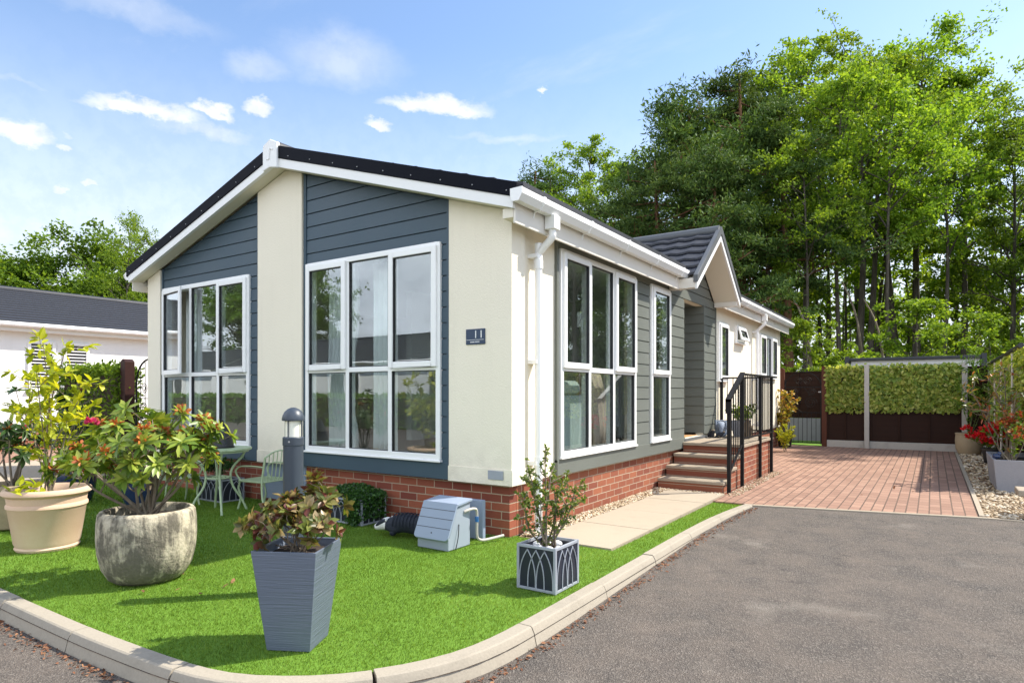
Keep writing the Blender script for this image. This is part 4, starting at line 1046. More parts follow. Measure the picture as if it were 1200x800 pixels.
def box_hedge(name, x0, x1, y0, y1, z0, z1, n, s, mat, label, cat='hedge'):
    e = empty(name, ((x0+x1)/2, (y0+y1)/2, z0), label, cat)
    core = MB().box(x0 - e.location.x + .07, y0 - e.location.y + .07, 0, x1 - e.location.x - .07, y1 - e.location.y - .07, z1 - z0 - .08); core.build('twigs', M['soil'], e)
    P = np.stack([rng.uniform(x0, x1, n), rng.uniform(y0, y1, n), rng.uniform(z0, z1, n)], 1)
    c = np.array([(x0+x1)/2, (y0+y1)/2, (z0+z1)/2]); hs = np.array([(x1-x0)/2, (y1-y0)/2, (z1-z0)/2])
    rel = (P - c)/hs; ax = rng.integers(0, 3, n); sg_ = np.where(rng.random(n) < .5, -1, 1)
    for k in range(3): rel[ax == k, k] = sg_[ax == k]*np.minimum(1.35, rng.uniform(.86, 1.03, (ax == k).sum()) + np.abs(rng.normal(0, .05, (ax == k).sum())))
    P = c + rel*hs; D = rand_dirs(n, .3) + rel*.5
    lb = LB(); lb.add(P - np.array(e.location), D, rand_dirs(n, 1.), rng.uniform(.7, 1.3, n)*s, rng.uniform(.7, 1.2, n)*s*.6); lb.build('foliage', mat, e); return e
box_hedge('hedge', -9.7, -7.62, .2, .55, .0, 1.66, 8000, .07, M['lf_mid'], 'clipped green hedge beside the dark timber post')
box_hedge('hedge', -7.4, -6.25, 2.6, 3.0, 0, 1.62, 4000, .07, M['lf_screen'], 'pale green leafy hedge seen through the arched wire gate')
box_hedge('hedge', -32, -7, -13.9, -13.2, -.1, 1.15, 16000, .14, M['lf_mid'], 'long low hedge across the road mirrored in the lower front panes')
# ------------------------------------------------------------------ plants
def shrub(root, stems, leafmat, seed, L=.1, W=.04, mode='rosette', per=9, stemmat='stem', sub=3, sublen=.25, fold=.15, r0=.012, tilt=.35, stemleaf=0, up=.5, name='foliage'):
    """stems: list of end points (local). Each grows from the foot, forks into twigs, twigs end in rosettes or carry leaves along them. Returns twig ends."""
    r = np.random.default_rng(seed); sm = MB(); lb = LB(); ends = []
    for e in stems:
        e = Vector(e); b = Vector((r.normal(0, .03), r.normal(0, .03), 0)); mid = b.lerp(e, .5) + Vector(r.normal(0, .04, 3)); mid.z += .02
        path = smooth_path([b, mid, e], 6); sm.tube(path, list(np.linspace(r0, r0*.4, len(path))), 6)
        tips = [(e, (e - mid).normalized())]
        for k in range(sub):
            t = .45 + .5*(k + r.random())/max(1, sub); i = min(len(path)-2, int(t*len(path))); p = path[i]
            d = Vector(r.normal(0, 1, 3)); d.z = abs(d.z)*.6 + up; ax = Vector((e.x, e.y, 0)); d += ax.normalized()*.5 if ax.length > .01 else Vector(); d.normalize()
            q = p + d*sublen*(.6 + .7*r.random()); m2 = p.lerp(q, .5) + Vector(r.normal(0, .015, 3)); tw = smooth_path([p, m2, q], 4)
            sm.tube(tw, list(np.linspace(r0*.5, r0*.22, len(tw))), 5); tips.append((q, (q - m2).normalized()))
            if mode == 'along':
                n = per; ts = r.uniform(.1, 1, n)
                for t2 in ts:
                    pp = p.lerp(q, t2); dd = Vector(r.normal(0, 1, 3)) + d*.7; lb.add([pp], [dd], [r.normal(0, .5, 3) + (0, 0, 1)], L*r.uniform(.6, 1.25), W*r.uniform(.7, 1.2), fold)
        if mode == 'along':
            for t2 in r.uniform(.25, 1, per*2):
                i = min(len(path)-1, int(t2*len(path))); pp = path[i] + Vector(r.normal(0, .008, 3)); dd = Vector(r.normal(0, 1, 3)) + Vector((0, 0, .5)); lb.add([pp], [dd], [r.normal(0, .5, 3) + (0, 0, 1)], L*r.uniform(.6, 1.25), W*r.uniform(.7, 1.2), fold)
        for p, d in tips:
            ends.append((p, d))
            if mode == 'rosette':
                for ring, (k, tl, sc) in enumerate(((per, tilt, 1.), (per//2, tilt + .6, .7))):
                    a0 = r.random()*6.28; u = d.orthogonal().normalized(); w = d.cross(u)
                    for j in range(k):
                        a = a0 + 6.283*j/k + r.normal(0, .15); h = u*math.cos(a) + w*math.sin(a); dd = h + d*(tl + r.normal(0, .18)); dd.z -= .12
                        lb.add([p + d*(.012*ring)], [dd], [d + Vector(r.normal(0, .2, 3))], L*sc*r.uniform(.75, 1.2), W*sc*r.uniform(.8, 1.15), fold, .2)
            else:
                k = max(3, per//2)
                for j in range(k):
                    dd = Vector(r.normal(0, .8, 3)) + d; lb.add([p], [dd], [r.normal(0, .5, 3) + (0, 0, 1)], L*r.uniform(.6, 1.2), W*r.uniform(.7, 1.2), fold)
    sm.build('stem', M[stemmat], root, smooth=60); lb.build(name, leafmat, root)
    return ends
def blossoms(root, pts, mat, seed, n=26, r=.035, L=.03, name='flowers'):
    q = np.random.default_rng(seed); lb = LB()
    for p in pts:
        k = n; d = q.normal(size=(k, 3)); d[:, 2] = np.abs(d[:, 2])*.9; d /= np.linalg.norm(d, axis=1, keepdims=True)
        lb.add(np.array(p)[None] + d*r*q.uniform(.2, 1, (k, 1)), d + q.normal(0, .3, (k, 3)), q.normal(0, .6, (k, 3)) + (0, 0, .6), q.uniform(.7, 1.3, k)*L, q.uniform(.6, 1.1, k)*L*.75, .1, .1)
    return lb.build(name, mat, root)
def soil_disc(root, r, z, name='soil'):
    m = MB(); m.lathe([(1e-6, .02), (r*.6, .012), (r, 0)], (0, 0, z), 24, wob=.05); return m.build(name, M['soil'], root, smooth=60)

# terracotta pot with lime green shrub
tx, ty = -3.03, -2.40
tp = empty('terracotta_pot', (tx, ty, 0), 'large pale terracotta pot with double rolled rim on the turf', 'plant pot')
MB().lathe([(.205, 0), (.216, .0), (.226, .02), (.218, .035), (.230, .06), (.270, .34), (.282, .352), (.282, .372), (.272, .384), (.280, .44), (.297, .448), (.310, .462), (.310, .482), (.298, .497), (.280, .50), (.270, .485), (.264, .44), (.260, .40)], n=48).build('pot_body', M['terracotta'], tp, smooth=40)
soil_disc(tp, .256, .43)
ys = empty('lime_shrub', (tx + .02, ty, .44), 'tall thin shrub with lime green leaves growing in the terracotta pot', 'shrub')
r = np.random.default_rng(5)
stems = [(-.42, .0, .98), (-.20, .1, 1.12), (.02, -.05, 1.28), (.12, .08, 1.22), (.30, .1, .92), (.42, .05, .78), (-.34, -.1, .7), (.18, -.15, 1.0), (.05, .2, .7)]
shrub(ys, stems, M['lf_yellow'], 7, .092, .046, 'along', 6, 'stem', 5, .17, r0=.007, up=.4)
lo_ = LB(); k = 26; a = r.uniform(0, 6.28, k); lo_.add(np.stack([.10 + .1*r.normal(size=k), -.18 + .06*r.normal(size=k), r.uniform(.03, .12, k)], 1), rand_dirs(k, .4), rand_dirs(k, 1), .09, .05); lo_.build('shoot_leaves', M['lf_yellow'], ys)

# small brown pot with dark red flowered rhododendron at the left edge
bp_ = empty('brown_pot', (-4.22, -2.25, 0), 'weathered brown pot partly hidden behind the terracotta pot', 'plant pot')
MB().lathe([(.17, 0), (.20, .02), (.235, .2), (.25, .37), (.265, .385), (.265, .41), (.245, .42), (.235, .40), (.225, .36)], n=36).build('pot_body', M['beigepot'], bp_, smooth=40); soil_disc(bp_, .225, .37)
rd_ = empty('rhododendron', (-4.22, -2.25, .37), 'dark leaved rhododendron with crimson buds behind the lime shrub', 'shrub')
e = shrub(rd_, [(-.25, 0, .55), (.05, .1, .72), (.22, -.1, .58), (-.05, -.2, .48), (.25, .2, .45), (-.3, .2, .5), (.1, 0, .4)], M['lf_rdark'], 15, .12, .04, 'rosette', 9, sub=3)
blossoms(rd_, [p[0] for p in e[::4]], M['pet_rust'], 4, 24, .035); blossoms(rd_, [p[0] for p in e[2::9]], M['pet_pink'], 5, 24, .03, .028, 'buds')

# round stone pot with rhododendron
sx, sy = -1.43, -2.39
spot = empty('stone_pot', (sx, sy, 0), 'round weathered stone pot with dark mottled staining', 'plant pot'); spot.scale = (.93, .93, 1)
MB().lathe([(.19, 0), (.215, .004), (.255, .03), (.297, .10), (.322, .20), (.330, .30), (.328, .40), (.320, .462), (.306, .480), (.284, .484), (.268, .470), (.262, .42), (.258, .38)], n=56, wob=.008).build('pot_body', M['stonepot'], spot, smooth=45)
soil_disc(spot, .262, .42)
rh = empty('rhododendron', (sx, sy, .42), 'spreading rhododendron with rusty faded blooms in the round stone pot', 'shrub')
ci, si = .833, .553
def loc(u, v, z): return (u*ci - v*si, u*si + v*ci, z)
ends_ = [loc(-.42, -.08, .30), loc(-.30, .05, .44), (loc(-.18, -.12, .56)), loc(-.02, .05, .62), loc(.14, -.08, .58), loc(.30, .02, .55), loc(.36, -.06, .50), loc(.30, .15, .53), loc(.05, -.28, .42), loc(-.22, -.26, .34), loc(.16, -.20, .54), loc(-.02, .25, .50), loc(-.5, .12, .36), loc(.2, .28, .46)]
e = shrub(rh, ends_, M['lf_rhodo'], 23, .100, .036, 'rosette', 9, sub=6, sublen=.19, r0=.012)
q = np.random.default_rng(3); pick = [p[0] + Vector((0, 0, .012)) for p in e if q.random() < .36]
blossoms(rh, pick, M['pet_rust'], 8, 26, .042, .034, 'faded_blooms')
blossoms(rh, [Vector(loc(-.26, -.2, .66))], M['pet_pink'], 9, 26, .028, .034, 'crimson_bloom')

# tall tapering grey planter
tl = empty('tall_planter', (.385, -2.545, 0), 'tall tapering blue grey ridged planter near the kerb', 'planter', rz=R(27))
def taper(w0, w1, h, t, bot=.0):
    m = MB(); a, b = w0/2, w1/2; V = []
    for (s, z) in ((a, 0), (b, h), (b - t, h), (b - t - .02, h - .07)): V += [(-s, -s, z), (s, -s, z), (s, s, z), (-s, s, z)]
    F = [(j*4 + k, j*4 + (k+1) % 4, (j+1)*4 + (k+1) % 4, (j+1)*4 + k) for j in range(3) for k in range(4)] + [(3, 2, 1, 0), (12, 13, 14, 15)]
    return m.add(V, F)
taper(.225, .335, .505, .012).build('planter_body', M['ridged'], tl, bevel=.003)
MB().box(-.145, -.145, .45, .145, .145, .462).build('soil', M['soil'], tl)
bz = empty('bronze_shrub', (.385, -2.545, .46), 'low shrub with bronze and cream leaves in the tall grey planter', 'shrub')
shrub(bz, [loc(-.20, 0, .12), loc(-.12, -.05, .19), loc(-.04, .05, .22), loc(.05, .0, .26), loc(.09, .04, .36), loc(.0, -.10, .16), loc(-.1, .08, .18), loc(.07, -.08, .18), loc(.11, .02, .22), loc(-.19, .06, .10), loc(.03, .1, .27), loc(-.14, -.12, .09), loc(.10, -.10, .10), loc(.12, .05, .30)],
      M['lf_bronze'], 31, .064, .036, 'rosette', 7, sub=5, sublen=.09, r0=.005, fold=.22, tilt=.6)

# cube planter with gothic arches and sapling
def arch_planter(e, w, d, h, narch):
    t = .018
    body = MB().box(-w/2 + .006, -d/2 + .006, .012, w/2 - .006, -d/2 + .016, h - .01).box(-w/2 + .006, d/2 - .016, .012, w/2 - .006, d/2 - .006, h - .01).box(-w/2 + .006, -d/2 + .017, .012, -w/2 + .016, d/2 - .017, h - .01).box(w/2 - .016, -d/2 + .017, .012, w/2 - .006, d/2 - .017, h - .01)
    body.build('panel', M['navy_panel'], e)
    f = MB()
    for x in (-w/2, w/2 - t):
        for y in (-d/2, d/2 - t): f.box(x, y, 0, x + t, y + t, h)
    for z in (0.002, h - t - .002):
        f.box(-w/2 + t, -d/2 + .001, z, w/2 - t, -d/2 + t, z + t); f.box(-w/2 + t, d/2 - t, z, w/2 - t, d/2 - .001, z + t)
        f.box(-w/2 + .001, -d/2 + t, z, -w/2 + t, d/2 - t, z + t); f.box(w/2 - t, -d/2 + t, z, w/2 - .001, d/2 - t, z + t)
    f.build('planter_frame', M['resin_grey'], e, bevel=.002)
    ar = MB()
    def arches(u0, u1, put):
        n = narch if abs((u1-u0) - (w - 2*t)) < 1e-6 else max(2, round(narch*(u1-u0)/(w-2*t))); s = (u1-u0)/(n + 1)
        for k in range(n):
            a, b = u0 + s*k, u0 + s*(k+2); ht = h - 2*t - .01
            for (p, q) in ((a, b), (b, a)):
                pts = []
                for i in range(9):
                    v = i/8; x = p + (q - p)*.5*v**2.2; z = t + ht*(v**.75 if v > 0 else 0); pts.append(put(x + (q-p)*.02, z))
                ar.tube(pts, .0042, 5)
    arches(-w/2 + t, w/2 - t, lambda u, z: (u, -d/2 + .002, z)); arches(-d/2 + t, d/2 - t, lambda u, z: (w/2 - .002, u, z))
    arches(-w/2 + t, w/2 - t, lambda u, z: (u, d/2 - .002, z)); arches(-d/2 + t, d/2 - t, lambda u, z: (-w/2 + .002, u, z))
    ar.build('arch_tracery', M['resin_grey'], e, smooth=60)
    MB().box(-w/2 + .0165, -d/2 + .0165, h - .065, w/2 - .0165, d/2 - .0165, h - .05).build('soil', M['soil'], e)
cp = empty('cube_planter', (.965, -.995, 0), 'square navy planter with grey gothic arch tracery near the kerb', 'planter')
arch_planter(cp, .295, .32, .295, 3)
sap = empty('sapling', (.965, -.98, .24), 'small leaved sapling growing in the square arch planter', 'shrub')
shrub(sap, [loc(-.13, .02, .50), (loc(-.03, 0, .60)), loc(-.17, -.03, .36), loc(.08, .03, .44), loc(.17, 0, .38), loc(.03, -.05, .40), loc(-.09, .06, .44), loc(.11, -.06, .32), (loc(.02, .08, .52)), loc(-.06, -.08, .34)], M['lf_small'], 41, .030, .016, 'along', 16, 'stem', 6, .11, r0=.008, up=.3)
peb = [(-.07, -.10), (-.02, -.08), (.06, -.09), (.09, -.02), (-.09, .0), (.02, .09), (-.05, .08)]
for i, (x, y) in enumerate(peb):
    o = MB().ball((0, 0, 0), .021 + .004*(i % 3), 10, 7, (1.2, 1, .8)).build('pebble', M['white'], smooth=80, loc=(.965 + x, -.995 + y, .262)); tag(o, 'white pebble lying on the soil of the square arch planter', 'pebble', 'white pebbles in the square planter')

# ivy trough
tr_ = empty('trough_planter', (-1.76, -.215, 0), 'navy arch patterned trough planter against the brick base, overgrown by dark ivy', 'planter')
arch_planter(tr_, .58, .33, .25, 5)
iv = empty('trailing_ivy', (-1.76, -.215, .22), 'dense dark green ivy spilling over the front of the trough planter', 'ivy')
n = 3600; P = np.stack([rng.uniform(-.30, .30, n), rng.uniform(-.17, .17, n), rng.uniform(0, 1, n)], 1)
top = .13*(1 - (P[:, 0]/.42)**2)*(1 - (P[:, 1]/.35)**2); P[:, 2] = top*np.where(rng.random(n) < .75, rng.uniform(.75, 1.1, n), rng.random(n))
n2 = 1100; Q = np.stack([rng.normal(.20, .045, n2), -.17 - rng.uniform(.0, .06, n2), .09 - rng.uniform(0, .30, n2)**1.0], 1); Q[:, 0] = np.clip(Q[:, 0], .08, .31)
n3 = 800; R3 = np.stack([.29 + rng.uniform(0, .05, n3), rng.uniform(-.17, .12, n3), .08 - rng.uniform(0, .24, n3)], 1)
P = np.concatenate([P, Q, R3]); lb = LB(); lb.add(P, rand_dirs(len(P), .2), rand_dirs(len(P), .8), rng.uniform(.016, .034, len(P)), rng.uniform(.012, .024, len(P))); lb.build('foliage', M['lf_ivy'], iv)
MB().ball((0, 0, .03), .12, 12, 8, (2.1, 1.1, .85)).build('twigs', M['soil'], iv, smooth=60)

# navy trough behind the table with white-flowered plant
t3 = empty('trough_planter', (-4.05, -.24, 0), 'dark arch patterned planter behind the green bistro table', 'planter'); arch_planter(t3, .52, .30, .27, 4)
p3 = empty('flowering_plant', (-4.05, -.24, .22), 'bushy dark plant with tiny white flowers behind the bistro table', 'plant')
e = shrub(p3, [(-.2, 0, .16), (-.08, .05, .24), (.06, -.03, .26), (.2, .02, .18), (0, -.1, .16), (.12, .08, .2), (-.14, -.08, .18)], M['lf_ivy'], 51, .04, .022, 'along', 14, sub=5, sublen=.12, r0=.004)
blossoms(p3, [p[0] for p in e[::5]], M['pet_white'], 6, 10, .014, .016)
# blue glazed pots
for i, (x, y, s, l, l2, sd_) in enumerate(((-5.35, -1.3, 1.15, 'dark blue glazed pot behind the lime shrub', 'tall dark green shrub with rusty buds in the blue pot behind the lime shrub', 61), (-4.35, -1.02, .85, 'small dark blue pot behind the round stone pot', 'young green shrub in the small blue pot behind the stone pot', 62))):
    b = empty('blue_pot', (x, y, 0), l, 'plant pot'); b.scale = (s, s, s)
    MB().lathe([(.14, 0), (.165, .01), (.20, .12), (.215, .26), (.205, .33), (.222, .35), (.222, .37), (.2, .375), (.19, .34), (.185, .31)], n=32).build('pot_body', M['bluepot'], b, smooth=40); soil_disc(b, .185, .315)
    sh_ = empty('potted_shrub', (x, y, .31*s), l2, 'shrub')
    hh = 1.0 if i == 0 else .62
    e = shrub(sh_, [(-.22, 0, .62*hh), (.04, .08, .95*hh), (.2, -.06, .8*hh), (.28, .1, .5*hh), (-.05, -.18, .6*hh), (-.2, .15, .75*hh)], M['lf_rdark'] if i == 0 else M['lf_rhodo'], sd_, .11, .04, 'rosette', 9, sub=3)
    if i == 0: blossoms(sh_, [p[0] for p in e[::4]], M['pet_rust'], 4, 20, .03)

# ------------------------------------------------------------------ lamp bollard
bl = empty('lamp_bollard', (-.33, -2.03, 0), 'blue grey lamp bollard with domed cap and opal light', 'bollard')
MB().lathe([(.0625, -.02), (.0625, .945), (.0665, .948), (.0665, .995), (.062, 1.0)], n=32).build('shaft', M['bollard'], bl, smooth=40)
MB().lathe([(.050, 1.001), (.050, 1.105)], n=28).build('diffuser', M['opal'], bl, smooth=40)
for a in (20, 110, 200, 290): MB().tube([(.058*math.cos(R(a)), .058*math.sin(R(a)), 1.0), (.058*math.cos(R(a)), .058*math.sin(R(a)), 1.105)], .004, 6, False).build('bar', M['bollard'], bl)
MB().lathe([(.060, 1.103), (.070, 1.105), (.071, 1.113), (.067, 1.135), (.055, 1.160), (.036, 1.178), (.015, 1.187), (1e-6, 1.189)], n=32).build('cap', M['bollard'], bl, smooth=60)
MB().tube([(.066*math.cos(R(-60)), .066*math.sin(R(-60)), .972), (.07*math.cos(R(-60)), .07*math.sin(R(-60)), .972)], .006, 8).build('screw', M['galv'], bl)

# ------------------------------------------------------------------ meter box
mb_ = empty('meter_box', (-.32, -.53, 0), 'sloping blue grey utility meter box on the turf by the brick base', 'meter box'); mb_.scale = (1, .72, 1)
# side outline in yz (front = -y)
box_o = [(-.205, 0), (.20, 0), (.20, .36), (.08, .372), (-.045, .33), (-.185, .105), (-.205, .10)]
MB().prism(box_o, 'x', -.165, .165).build('box_body', M['meter_side'], mb_, bevel=.008)
# lid: ribbed sloping cover with rounded lower corners
lid = MB(); P0 = Vector((0, -.245, .085)); P1 = Vector((0, -.06, .368)); P2 = Vector((0, .215, .392))
up_ = (P1 - P0).normalized(); nrm = Vector((0, -up_.z, up_.y))
hw = .182; outl = []
Ls = (P1 - P0).length; rr = .035
for a in np.linspace(180, 270, 6): outl.append((-hw + rr + rr*math.cos(R(a)), rr + rr*math.sin(R(a))))
for a in np.linspace(270, 360, 6): outl.append((hw - rr + rr*math.cos(R(a)), rr + rr*math.sin(R(a))))
outl += [(hw, Ls), (-hw, Ls)]
def pl_(u, v, o): p = P0 + up_*v + nrm*o; return (u, p.y, p.z)
k = len(outl); lid.add([pl_(u, v, .012) for u, v in outl] + [pl_(u, v, -.010) for u, v in outl], [tuple(range(k)), tuple(range(2*k-1, k-1, -1))] + [(i, i+k, (i+1) % k + k, (i+1) % k) for i in range(k)])
lid.add([(-hw, P1.y - .012, P1.z + .002), (hw, P1.y - .012, P1.z + .002), (hw, P2.y, P2.z), (-hw, P2.y, P2.z), (-hw, P1.y - .005, P1.z - .02), (hw, P1.y - .005, P1.z - .02), (hw, P2.y, P2.z - .022), (-hw, P2.y, P2.z - .022)], [(0,1,2,3),(4,7,6,5),(0,4,5,1),(1,5,6,2),(2,6,7,3),(3,7,4,0)])
lo2 = lid.build('lid', M['meter'], mb_, bevel=.004)
gr = MB()
for v in (.10, .185, .265): gr.add([pl_(-hw + .002, v, .0135), (pl_(hw - .002, v, .0135)), pl_(hw - .002, v + .006, .0135), pl_(-hw + .002, v + .006, .0135)], [(0, 1, 2, 3)])
gr.build('groove', M['bollard'], lo2)
MB().tube([pl_(0, .055, .010), pl_(0, .055, .017)], .006, 8).build('lock', M['black_plastic'], lo2)
MB().box(.01, .47, 0, .155, .53, .345).build('back_board', M['meter'], mb_, bevel=.008)
MB().tube(smooth_path([(.168, .08, .29), (.182, .12, .302), (.196, .22, .305), (.198, .27, .27), (.198, .27, .10), (.202, .29, .045), (.22, .36, .025), (.26, .50, .03), (.30, .62, .04)], 5), .012, 10).build('pipe', M['pole'], mb_, smooth=60)
MB().tube([(.198, .27, .235), (.198, .27, .19)], .017, 10).tube([(.17, .30, .215), (.215, .25, .225)], .012, 8).build('valve', M['bluepipe'], mb_, smooth=50)
MB().tube(smooth_path([(.17, -.02, .20), (.185, -.06, .1), (.18, -.1, .0)], 4), .004, 6).build('cable', M['black_plastic'], mb_)

# ------------------------------------------------------------------ badger ornament
def skin(name, verts, edges, radii, mat, parent=None, sub=2, root=0):
    me = bpy.data.meshes.new(name); me.from_pydata(verts, edges, []); o = link(name, me, mat, parent)
    m = o.modifiers.new('skin', 'SKIN'); m.use_smooth_shade = True
    sv = me.skin_vertices[0].data
    for i, r_ in enumerate(radii): sv[i].radius = (r_, r_) if not hasattr(r_, '__len__') else r_
    sv[root].use_root = True
    s_ = o.modifiers.new('subd', 'SUBSURF'); s_.levels = sub; s_.render_levels = sub
    return o
bg = empty('badger_ornament', (-.80, -.47, 0), 'badger garden ornament with striped white head lying beside the meter box', 'ornament', rz=R(14))
# faces -x
skin('body', [(.22, 0, .10), (.10, 0, .125), (-.04, 0, .125), (-.13, 0, .115), (-.19, 0, .10), (-.10, -.055, .06), (-.12, -.06, .012), (-.10, .055, .06), (-.12, .06, .012), (.16, -.06, .06), (.15, -.065, .012), (.16, .06, .06), (.15, .065, .012), (-.245, 0, .085), (-.285, 0, .070)],
     [(0, 1), (1, 2), (2, 3), (3, 4), (3, 5), (5, 6), (3, 7), (7, 8), (0, 9), (9, 10), (0, 11), (11, 12), (4, 13), (13, 14)], [.075, .092, .09, .08, .06, .036, .028, .036, .028, .04, .03, .04, .03, .042, .022], M['badger_body'], bg, 3, 1)
hd = MB().tube(smooth_path([(-.165, 0, .105), (-.20, 0, .104), (-.25, 0, .092), (-.30, 0, .073), (-.318, 0, .068)], 4), [.052, .056, .060, .0615, .061, .058, .054, .050, .046, .042, .038, .034, .031, .028, .027, .025, .018], 14)
ho = hd.build('head', M['badger_white'], bg, smooth=70)
stp_ = MB()
for s in (1, -1):
    stp_.tube(smooth_path([(-.165, s*.036, .142), (-.22, s*.040, .132), (-.27, s*.031, .105), (-.305, s*.018, .082)], 4), [.014, .019, .021, .021, .021, .020, .019, .018, .017, .015, .013, .010, .006], 8)
stp_.build('stripe', M['badger_body'], ho, smooth=70)
MB().ball((-.328, 0, .070), .014, 10, 7).build('nose', M['black_plastic'], ho, smooth=70)
for s in (1, -1):
    MB().ball((-.178, s*.050, .150), .017, 10, 7, (.6, 1, 1)).build('ear', M['badger_white'], ho, smooth=70); MB().ball((-.262, s*.042, .115), .006, 8, 6).build('eye', M['black_plastic'], ho, smooth=70)
rb = MB()
for k in range(9):
    x = -.10 + k*.034; rr = .082 + .012*math.sin((k+1)/9*math.pi); rb.tube([(x, rr*math.cos(a), .122 + rr*math.sin(a)) for a in np.linspace(-.2, math.pi + .2, 16)], .0055, 6)
rb.build('ribbed_coat', M['badger_body'], bg, smooth=60)

# ------------------------------------------------------------------ bistro set
tb = empty('bistro_table', (-3.34, -.70, 0), 'round sage green metal bistro table with curved legs', 'table', rz=R(20))
tt = MB(); sc_ = [(.335*(1 + .018*math.cos(16*a)), a) for a in np.linspace(0, 2*math.pi, 97)[:-1]]
tt.prism([(r_*math.cos(a), r_*math.sin(a)) for r_, a in sc_], 'z', .668, .690); tt.build('tabletop', M['sage'], tb, bevel=.004)
MB().tube([(.30*math.cos(a), .30*math.sin(a), .656) for a in np.linspace(0, 6.283, 40)], .011, 6, False).build('apron_ring', M['sage'], tb, smooth=60)
MB().tube([(.115*math.cos(a), .115*math.sin(a), .37) for a in np.linspace(0, 6.283, 30)], .009, 6, False).tube([(.06*math.cos(a), .06*math.sin(a), .37) for a in np.linspace(0, 6.283, 24)], .006, 6, False).build('shelf_ring', M['sage'], tb, smooth=60)
for k in range(4):
    a = R(45 + 90*k); c_, s_ = math.cos(a), math.sin(a)
    MB().tube([(p[0]*c_, p[0]*s_, p[1]) for p in [(q.x, q.z) for q in smooth_path([(.275, 0, .655), (.235, 0, .58), (.15, 0, .48), (.122, 0, .38), (.15, 0, .26), (.23, 0, .13), (.285, 0, 0)], 6)]], .0125, 8).build('leg', M['sage'], tb, smooth=60)
# chair: faces +x, back at -x
ch = empty('bistro_chair', (-3.10, -.30, 0), 'sage green bistro chair with curled arms in front of the cream pilaster', 'chair', 'green bistro chairs', rz=R(186)); ch.scale = (1, 1, .74)
W2 = .20
fr = MB().tube([(-.19, -W2, .43), (.17, -W2, .43), (.21, -.15, .43), (.21, .15, .43), (.17, W2, .43), (-.19, W2, .43), (-.19, -W2, .43)], .011, 8); fr.build('seat_frame', M['sage'], ch, smooth=50)
for k in range(7):
    x = -.165 + k*.055; MB().box(x, -W2 + .008, .431, x + .034, W2 - .008, .440).build('slat', M['sage'], ch, bevel=.002)
for s in (1, -1):
    MB().tube(smooth_path([(.185, s*.165, .43), (.205, s*.175, .32), (.175, s*.17, .18), (.215, s*.175, .0)], 6), .0115, 8).build('leg', M['sage'], ch, smooth=60)
    MB().tube(smooth_path([(-.24, s*W2, .80), (-.215, s*W2, .62), (-.19, s*W2, .43), (-.20, s*W2, .2), (-.25, s*W2, 0)], 6), .012, 8).build('leg', M['sage'], ch, smooth=60)
    MB().tube(smooth_path([(-.222, s*W2, .655), (-.08, s*(W2+.015), .665), (.10, s*(W2+.02), .655), (.185, s*(W2+.02), .60), (.195, s*(W2+.01), .53), (.14, s*W2, .435)], 6), .010, 8).build('arm', M['sage'], ch, smooth=60)
bk = MB().tube(smooth_path([(-.24, -W2, .80), (-.245, -.1, .865), (-.25, 0, .885), (-.245, .1, .865), (-.24, W2, .80)], 6), .011, 8)
bk.build('back_rail', M['sage'], ch, smooth=60)
for k in range(1, 7):
    y = -W2 + k*2*W2/7; zt2 = .80 + .083*(1 - (y/W2)**2); MB().tube([(-.192, y*.92, .43), (-.243, y, zt2)], .0055, 6, False).build('spindle', M['sage'], ch)
dup(ch, (-4.16, -.72, 0), R(-8), 'sage green bistro chair left of the table, half behind the rhododendron')
# black mesh cloche on the table
lan = empty('mesh_cloche', (-3.33, -.66, .691), 'dark cone shaped wire mesh cover standing on the bistro table', 'food cover')
cn = MB().lathe([(.118, .004), (.112, .05), (.085, .16), (.045, .24), (.02, .262), (1e-6, .266)], n=28); cn.build('mesh_shell', None or M['gasket'], lan, smooth=60)
MB().tube([(.12*math.cos(a), .12*math.sin(a), .006) for a in np.linspace(0, 6.283, 30)], .006, 6, False).build('base_ring', M['black_metal'], lan); MB().ball((0, 0, .28), .016, 10, 7).build('knob', M['black_metal'], lan, smooth=60)

# ------------------------------------------------------------------ on the landing
el = empty('elephant_ornament', (.20, 5.95, .56), 'blue grey elephant ornament standing on the landing beside the door', 'ornament', rz=R(-75))
skin('body', [(-.10, 0, .17), (0, 0, .18), (.10, 0, .18), (.17, 0, .21), (.22, 0, .16), (.235, 0, .09), (.245, 0, .03), (-.11, -.05, .08), (-.11, -.05, .012), (-.11, .05, .08), (-.11, .05, .012), (.10, -.05, .08), (.10, -.05, .012), (.10, .05, .08), (.10, .05, .012)],
     [(0, 1), (1, 2), (2, 3), (3, 4), (4, 5), (5, 6), (0, 7), (7, 8), (0, 9), (9, 10), (2, 11), (11, 12), (2, 13), (13, 14)], [.085, .105, .09, .065, .04, .026, .018, .045, .038, .045, .038, .043, .036, .043, .036], M['elephant'], el, 3, 1)
for s in (1, -1): MB().ball((.135, s*.078, .20), .07, 12, 8, (.55, .18, 1)).build('ear', M['elephant'], el, smooth=70)
